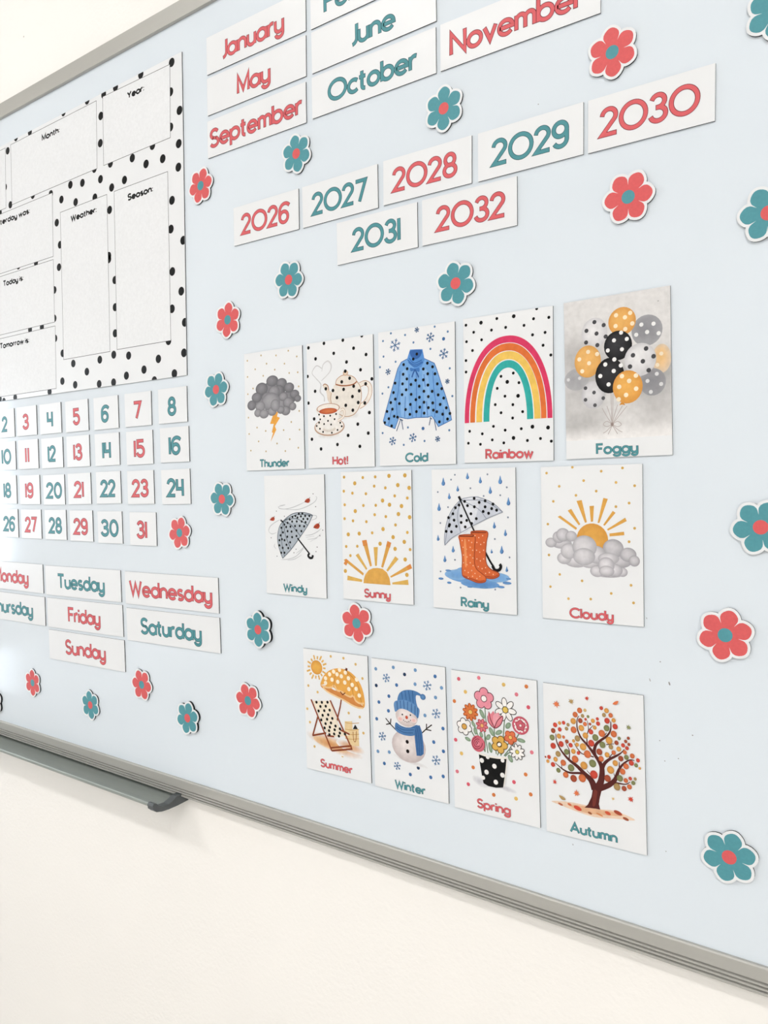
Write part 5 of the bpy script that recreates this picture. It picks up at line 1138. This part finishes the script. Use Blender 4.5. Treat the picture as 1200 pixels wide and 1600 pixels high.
def picture(n, root):
    """every stroke of the print lies on the card face, later strokes a few microns above earlier ones"""
    mb = MB(); w, h = SIZE['card']; W = w
    hw, hh = .5*W, h/2
    lay = [FACE]
    def nxt(): lay[0] -= 5e-6; return lay[0]
    S = lambda P: [(a*W, c*W) for a, c in P]
    def poly(P, col, y):
        P = clip_rect(P, -hw, hw, -hh, hh)
        if len(P) > 2:
            if area(P) < 0: P = P[::-1]
            mb.flat(P, y, col)
    for cmd in ART[n]:
        t = cmd[0]; y = nxt()
        if t == 'd':
            for a, c in cmd[3]: poly(ell(a*W, c*W, cmd[2]*W, cmd[2]*W, 0, 14), lin(cmd[1]), y)
        elif t in ('b', 'b2'): blob(mb, cmd[1], cmd[2], cmd[3]*W, cmd[4]*W, cmd[5]*W, cmd[6]*W, cmd[7], y, t == 'b2')
        elif t == 'p':
            P = S(cmd[2]); P = smooth(P, True) if cmd[3] else P; poly(P, lin(cmd[1]), y)
        elif t == 'l':
            P = S(cmd[3]); ws = cmd[2]; ws = [a*W for a in ws] if isinstance(ws, list) else [ws*W]*len(P)
            ws = (ws+[ws[-1]]*len(P))[:len(P)]
            if cmd[4] and len(P) > 2: P, ws = smooth(P, False, 5, ws)
            mb.ribbon(P, list(ws), y, lin(cmd[1]))
        elif t == 'f':
            for a, c, r_ in cmd[2]:
                for q in range(6):
                    g = q*math.pi/3+.26; ca, sa = math.cos(g), math.sin(g); R = r_*W
                    mb.ribbon([(a*W, c*W), (a*W+R*ca, c*W+R*sa)], .010*W, y, lin(cmd[1]))
                    for sgn in (-1, 1):
                        g2 = g+sgn*.8; bx, bz = a*W+R*.58*ca, c*W+R*.58*sa
                        mb.ribbon([(bx, bz), (bx+R*.34*math.cos(g2), bz+R*.34*math.sin(g2))], .008*W, y, lin(cmd[1]))
        elif t == 'leaf':
            _, col, a, c, r_ = cmd; P = []; ph = (a*37+c*91) % 6.28
            for q in range(14):
                g = ph+q*math.pi/7; rr = r_*W*((1.0 if q % 4 == 0 else .8) if q % 2 == 0 else .42); P.append((a*W+rr*math.cos(g), c*W+rr*math.sin(g)))
            poly(P, lin(col), y)
        elif t == 'fl':
            _, pc, oc, cc, a, c, R, k, ph, cr, pw = cmd; R *= W
            for q in range(k):
                g = ph+q*2*math.pi/k; cx, cz = a*W+R*.60*math.cos(g), c*W+R*.60*math.sin(g)
                yy = y
                mb.flat(ell(cx, cz, R*.40+.005*W, R*.40*pw/.72+.005*W, g, 18), yy, lin(oc))
            y = nxt()
            for q in range(k):
                g = ph+q*2*math.pi/k; cx, cz = a*W+R*.60*math.cos(g), c*W+R*.60*math.sin(g)
                mb.flat(ell(cx, cz, R*.40-.003*W, R*.40*pw/.72-.003*W, g, 18), y-q*4e-7, lin(pc))
            y = nxt(); mb.flat(ell(a*W, c*W, cr*W*1.25, cr*W*1.25), y, lin(oc)); y = nxt(); mb.flat(ell(a*W, c*W, cr*W, cr*W), y, lin(cc))
        elif t == 'arch':
            _, col, cx, cz, R, H, r2, h2 = cmd; k = 48; c0 = lin(col)
            q = len(mb.v)
            for i in range(k+1):
                g = math.pi*i/k
                for rx, rz in ((R, H), (r2, h2)):
                    mb.v.append(((cx+rx*math.copysign(abs(math.cos(g))**.93, math.cos(g)))*W, y, (cz+rz*math.sin(g)**.93)*W)); v_ = .95+.09*random.random(); mb.c.append(tuple(min(1, e*v_) for e in c0[:3])+(1,))
            for i in range(k): mb.f.append([q+2*i, q+2*i+2, q+2*i+3, q+2*i+1]); mb.m.append(0)
        elif t == 'fog':
            zb = cmd[1]*W; nx, nz = 30, 40; q = len(mb.v)
            pts = [(random.uniform(-.5, .5), random.uniform(-.6, .35), random.uniform(.08, .2), random.choice((-.10, .05, -.08))) for _ in range(34)]
            for j in range(nz+1):
                for i in range(nx+1):
                    a = -.5+i/nx; t_ = j/nz; zz = zb+(hh-zb)*t_
                    base = .885-.10*math.exp(-((t_-.34)/.30)**2)*(.45+.55*min(1, abs(a)*2.4))-.03*t_
                    for px, pz, pr_, am in pts: base += am*.55*math.exp(-((a-px)**2+(zz/W-pz)**2)/pr_**2)*(1-.85*min(1, max(0, (t_-.45)/.4)))
                    if t_ < .1: base = .93+(base-.93)*t_/.1
                    base = min(.93, max(.66, base))
                    mb.v.append((a*W*.999, y, zz-.0002)); g = base**2.2*1.06; mb.c.append((g*1.01, g*.992, g*.992, 1))
            for j in range(nz):
                for i in range(nx): s0 = q+j*(nx+1)+i; mb.f.append([s0, s0+1, s0+nx+2, s0+nx+1]); mb.m.append(0)
    mb.c = [mute(c) for c in mb.c]
    return mb.build('printed_picture', M['wash'], root, ink=True)

for n, (g, x, z, th, t) in CARDS.items():
    o = card_base(g, NAMES[g]); place(o, x, z, th)
    c = colour_of(n)
    grp = GROUPS.get(g) or ('season picture cards' if n in ('Summer', 'Winter', 'Spring', 'Autumn') else 'weather picture cards')
    tag(o, card_label(n, g, c), 'card', grp)
    if g == 'card': picture(n, o)
    if t:
        q = MB(); fill, dark = (CORAL, CORAL_D) if c == 'coral' else (TEAL, TEAL_D)
        yy = FACE-1e-4 if g == 'card' else FACE
        cut = SIZE[g][0]/2
        if g == 'num': write(q, t[0], t[1], t[2], t[3], t[4], fill, dark, yy, w=.140, ow=.028, gap=.20, narrow=.66)
        elif g == 'year': write(q, t[0], t[1], t[2], t[3], t[4], fill, dark, yy, w=.130, ow=.020, gap=.19)
        elif g == 'card': write(q, t[0], t[1], t[2], t[3], t[4], fill, dark, yy, w=.155, ow=.024, gap=.19)
        else: write(q, t[0], t[1], t[2], t[3], t[4], fill, dark, yy, w=.140, ow=.024, gap=.165)
        q.build('numerals' if t[0].isdigit() else 'lettering', M['ink'], o, ink=True)
# two more month cards that only just reach into the frame: lower edges of the row above and the row's last card
for n, x, z, th, lab in (('July', -.4845, .7045, -.010, 'white word card directly above the November card, cut off by the photo top'), ('December', -.301, .6315, -.010, 'white word card to the right of November, only its lower left corner showing')):
    o = card_base('month', 'month_card'); place(o, x, z, th); tag(o, lab, 'card', GROUPS['month'])

# ---------------------------------------------------------------- flower magnets
PW = [(0, .0), (.2, .13), (.416, .24), (.55, .305), (.66, .335), (.78, .315), (.88, .24), (.95, .15), (.985, .08), (1, 0)]
def half(s):
    if s <= 0 or s >= 1: return -1
    for (a, wa), (c, wc) in zip(PW, PW[1:]):
        if s <= c: return wa+(wc-wa)*(s-a)/(c-a)
def flower_outline():
    o = []
    for i in range(40):
        a = math.radians(-30+60*i/40); rr = .2
        for k in range(1000, 200, -4):
            s = k/1000
            if abs(s*math.sin(a)) <= half(s*math.cos(a)): rr = s; break
        o.append((a, rr))
    return [(a+k*math.pi/3, rr) for k in range(6) for a, rr in o]
FO = flower_outline(); FR = .0222
petal_pts = [(rr*FR*math.cos(a), rr*FR*math.sin(a)) for a, rr in FO]
def grow(pts, d, n=160):
    out = []
    for i in range(n):
        a = 2*math.pi*i/n; ux, uz = math.cos(a), math.sin(a); best = 0
        for px, pz in pts:
            al = px*ux+pz*uz; pe2 = px*px+pz*pz-al*al
            if al > 0 and pe2 < d*d: best = max(best, al+math.sqrt(d*d-pe2))
        out.append((best*ux, best*uz))
    return out
rim_pts = grow(petal_pts, .0024)
def make_flower(t):
    q = MB(); q.slab(rim_pts, -t, -t+.0005); root = q.build('flower_magnet', M['face'])
    q = MB(); q.slab([(a*.997, c*.997) for a, c in rim_pts], -t+.0005, -.0001); k = q.build('magnet_backing', M['black'], root); k['label'] = 'black magnetic backing'
    q = MB(); q.flat(petal_pts, -t-5e-5, (1, 1, 1, 1)); pet = q.build('petals', M['coral'], root)
    q = MB(); q.flat(ell(0, 0, .0061, .0061, 0, 32), -t-1e-4, (1, 1, 1, 1)); ce = q.build('flower_center', M['teal'], root)
    return root
FLABEL = [
 'coral flower magnet high on the right, above the 2030 card', 'coral flower magnet right of and below the 2030 card, above the balloon card', 'teal flower magnet between the October and 2029 cards', 'teal flower magnet just under the September card, above 2027',
 'coral flower magnet beside the spotted poster, left of the 2026 card', 'teal flower magnet under the 2026 card, above the teapot card', 'coral flower magnet beside the spotted poster, up and left of the storm cloud card', 'teal flower magnet between the spotted poster corner and the storm cloud card',
 'teal flower magnet right of number card 24', 'teal flower magnet right of the Saturday card', 'coral flower magnet low on the board, below and right of the Saturday card', 'teal flower magnet lowest on the left half, just above the end of the pen tray',
 'coral flower magnet right of number card 31', 'coral flower magnet directly below the Sunny card', 'teal flower magnet above the rainbow card, below the 2032 card', 'teal flower magnet cut by the right photo edge, level with the 2032 card',
 'teal flower magnet at the right photo edge, right of the Cloudy card', 'coral flower magnet on the far right, below and right of the Cloudy card', 'teal flower magnet at the lower right, right of the Autumn card', 'coral flower magnet at far lower left, below the Thursday card',
 'teal flower magnet above the pen tray, directly below the Sunday card', 'coral flower magnet right of and below the Sunday card', 'teal flower magnet cut off at the top right photo corner', 'flower magnet at the left photo edge above the tray, only a sliver showing']
flower0 = make_flower(.0022); flower0.hide_render = False
base_kids = list(flower0.children)
for i, (col, x, z, ph) in enumerate(FLOWERS):
    t = {9: .0042, 11: .0036, 23: .0036}.get(i)
    if t: o = make_flower(t); kids = o.children
    elif i == 0: o = flower0; kids = base_kids
    else:
        o = flower0.copy(); COL.objects.link(o); kids = []
        for k in base_kids:
            c = k.copy(); COL.objects.link(c); c.parent = o; kids.append(c)
    place(o, x, z, ph)
    for k in kids:
        nm = k.name.split('.')[0]
        if nm in ('petals', 'flower_center'):
            want = M[col] if nm == 'petals' else M['teal' if col == 'coral' else 'coral']
            k.material_slots[0].link = 'OBJECT'; k.material_slots[0].material = want
            k['label'] = ('%s petals' if nm == 'petals' else '%s centre') % (col if nm == 'petals' else ('teal' if col == 'coral' else 'coral'))
    tag(o, FLABEL[i], 'magnet', '%s flower magnets' % col)

# ---------------------------------------------------------------- spotted calendar poster
cx, cz = -1.2, .37
P4 = [(a-cx, c-cz) for a, c in POSTER]
q = MB(); q.slab(P4, -THICK, -THICK+.0003); poster = q.build('calendar_poster', M['face'])
poster.location = (cx, BOARD_Y, EYE+cz)
tag(poster, 'large white calendar poster with black spots and blank boxes for month, year, weather', 'poster')
q = MB(); q.slab([(a*.9998, c*.9998) for a, c in P4], -THICK+.0003, -.0001); q.build('magnet_backing', M['black'], poster)['label'] = 'black magnetic backing sheet'
q = MB(); rad, pts = POSTER_DOTS
pts = list(pts)+[(x_+dx, z_) for dx in (-.29,) for x_, z_ in pts if x_ < -1.0 and x_+dx < -1.31]
def inside(P):
    for i in range(4):
        a, c = POSTER[i], POSTER[(i+1) % 4]
        nx, nz = -(c[1]-a[1]), (c[0]-a[0])      # outline runs clockwise, so the inside is on the right
        l = math.hypot(nx, nz); nx /= l; nz /= l
        if P: P = clip(P, nx, nz, nx*a[0]+nz*a[1])
    return P
for x_, z_ in pts:
    P = inside(ell(x_, z_, rad, rad, 0, 22))
    if len(P) > 2: q.flat([(a-cx, c-cz) for a, c in P], FACE, lin('0b0b0d'))
q.build('spot_pattern', M['ink'], poster, ink=True)
PTX = {'year_panel': 'Year:', 'month_panel': 'Month:', 'yesterday_panel': 'Yesterday was:', 'today_panel': 'Today is:', 'tomorrow_panel': 'Tomorrow is:', 'weather_panel': 'Weather:', 'season_panel': 'Season:'}
TX = {a[0]: a for a in POSTER_TEXT}
for nm, pp in PANELS:
    if nm in ('yesterday_panel', 'today_panel', 'tomorrow_panel', 'day_panel'):   # left edges run out of the frame: keep the boxes level
        pp = [(pp[0][0], pp[1][1]+.001), pp[1], pp[2], (pp[3][0], pp[2][1]+.001)]
    P = [(a-cx, c-cz) for a, c in pp][::-1]
    q = MB(); q.flat(P, FACE-3e-5, lin('f0f2f5')); q.ribbon(P, .0007, FACE-4e-5, lin('3c3c3e'), True)
    o = q.build(nm, M['ink'], poster, ink=True)
    if nm in PTX:
        _, xl, xr, zb, cap, sl = TX[PTX[nm]]
        q = MB(); write(q, PTX[nm], xl-cx, xr-cx, zb-cz, cap, '151517', None, FACE-6e-5, w=.24, gap=.20)
        q.build('lettering', M['ink'], o, ink=True)
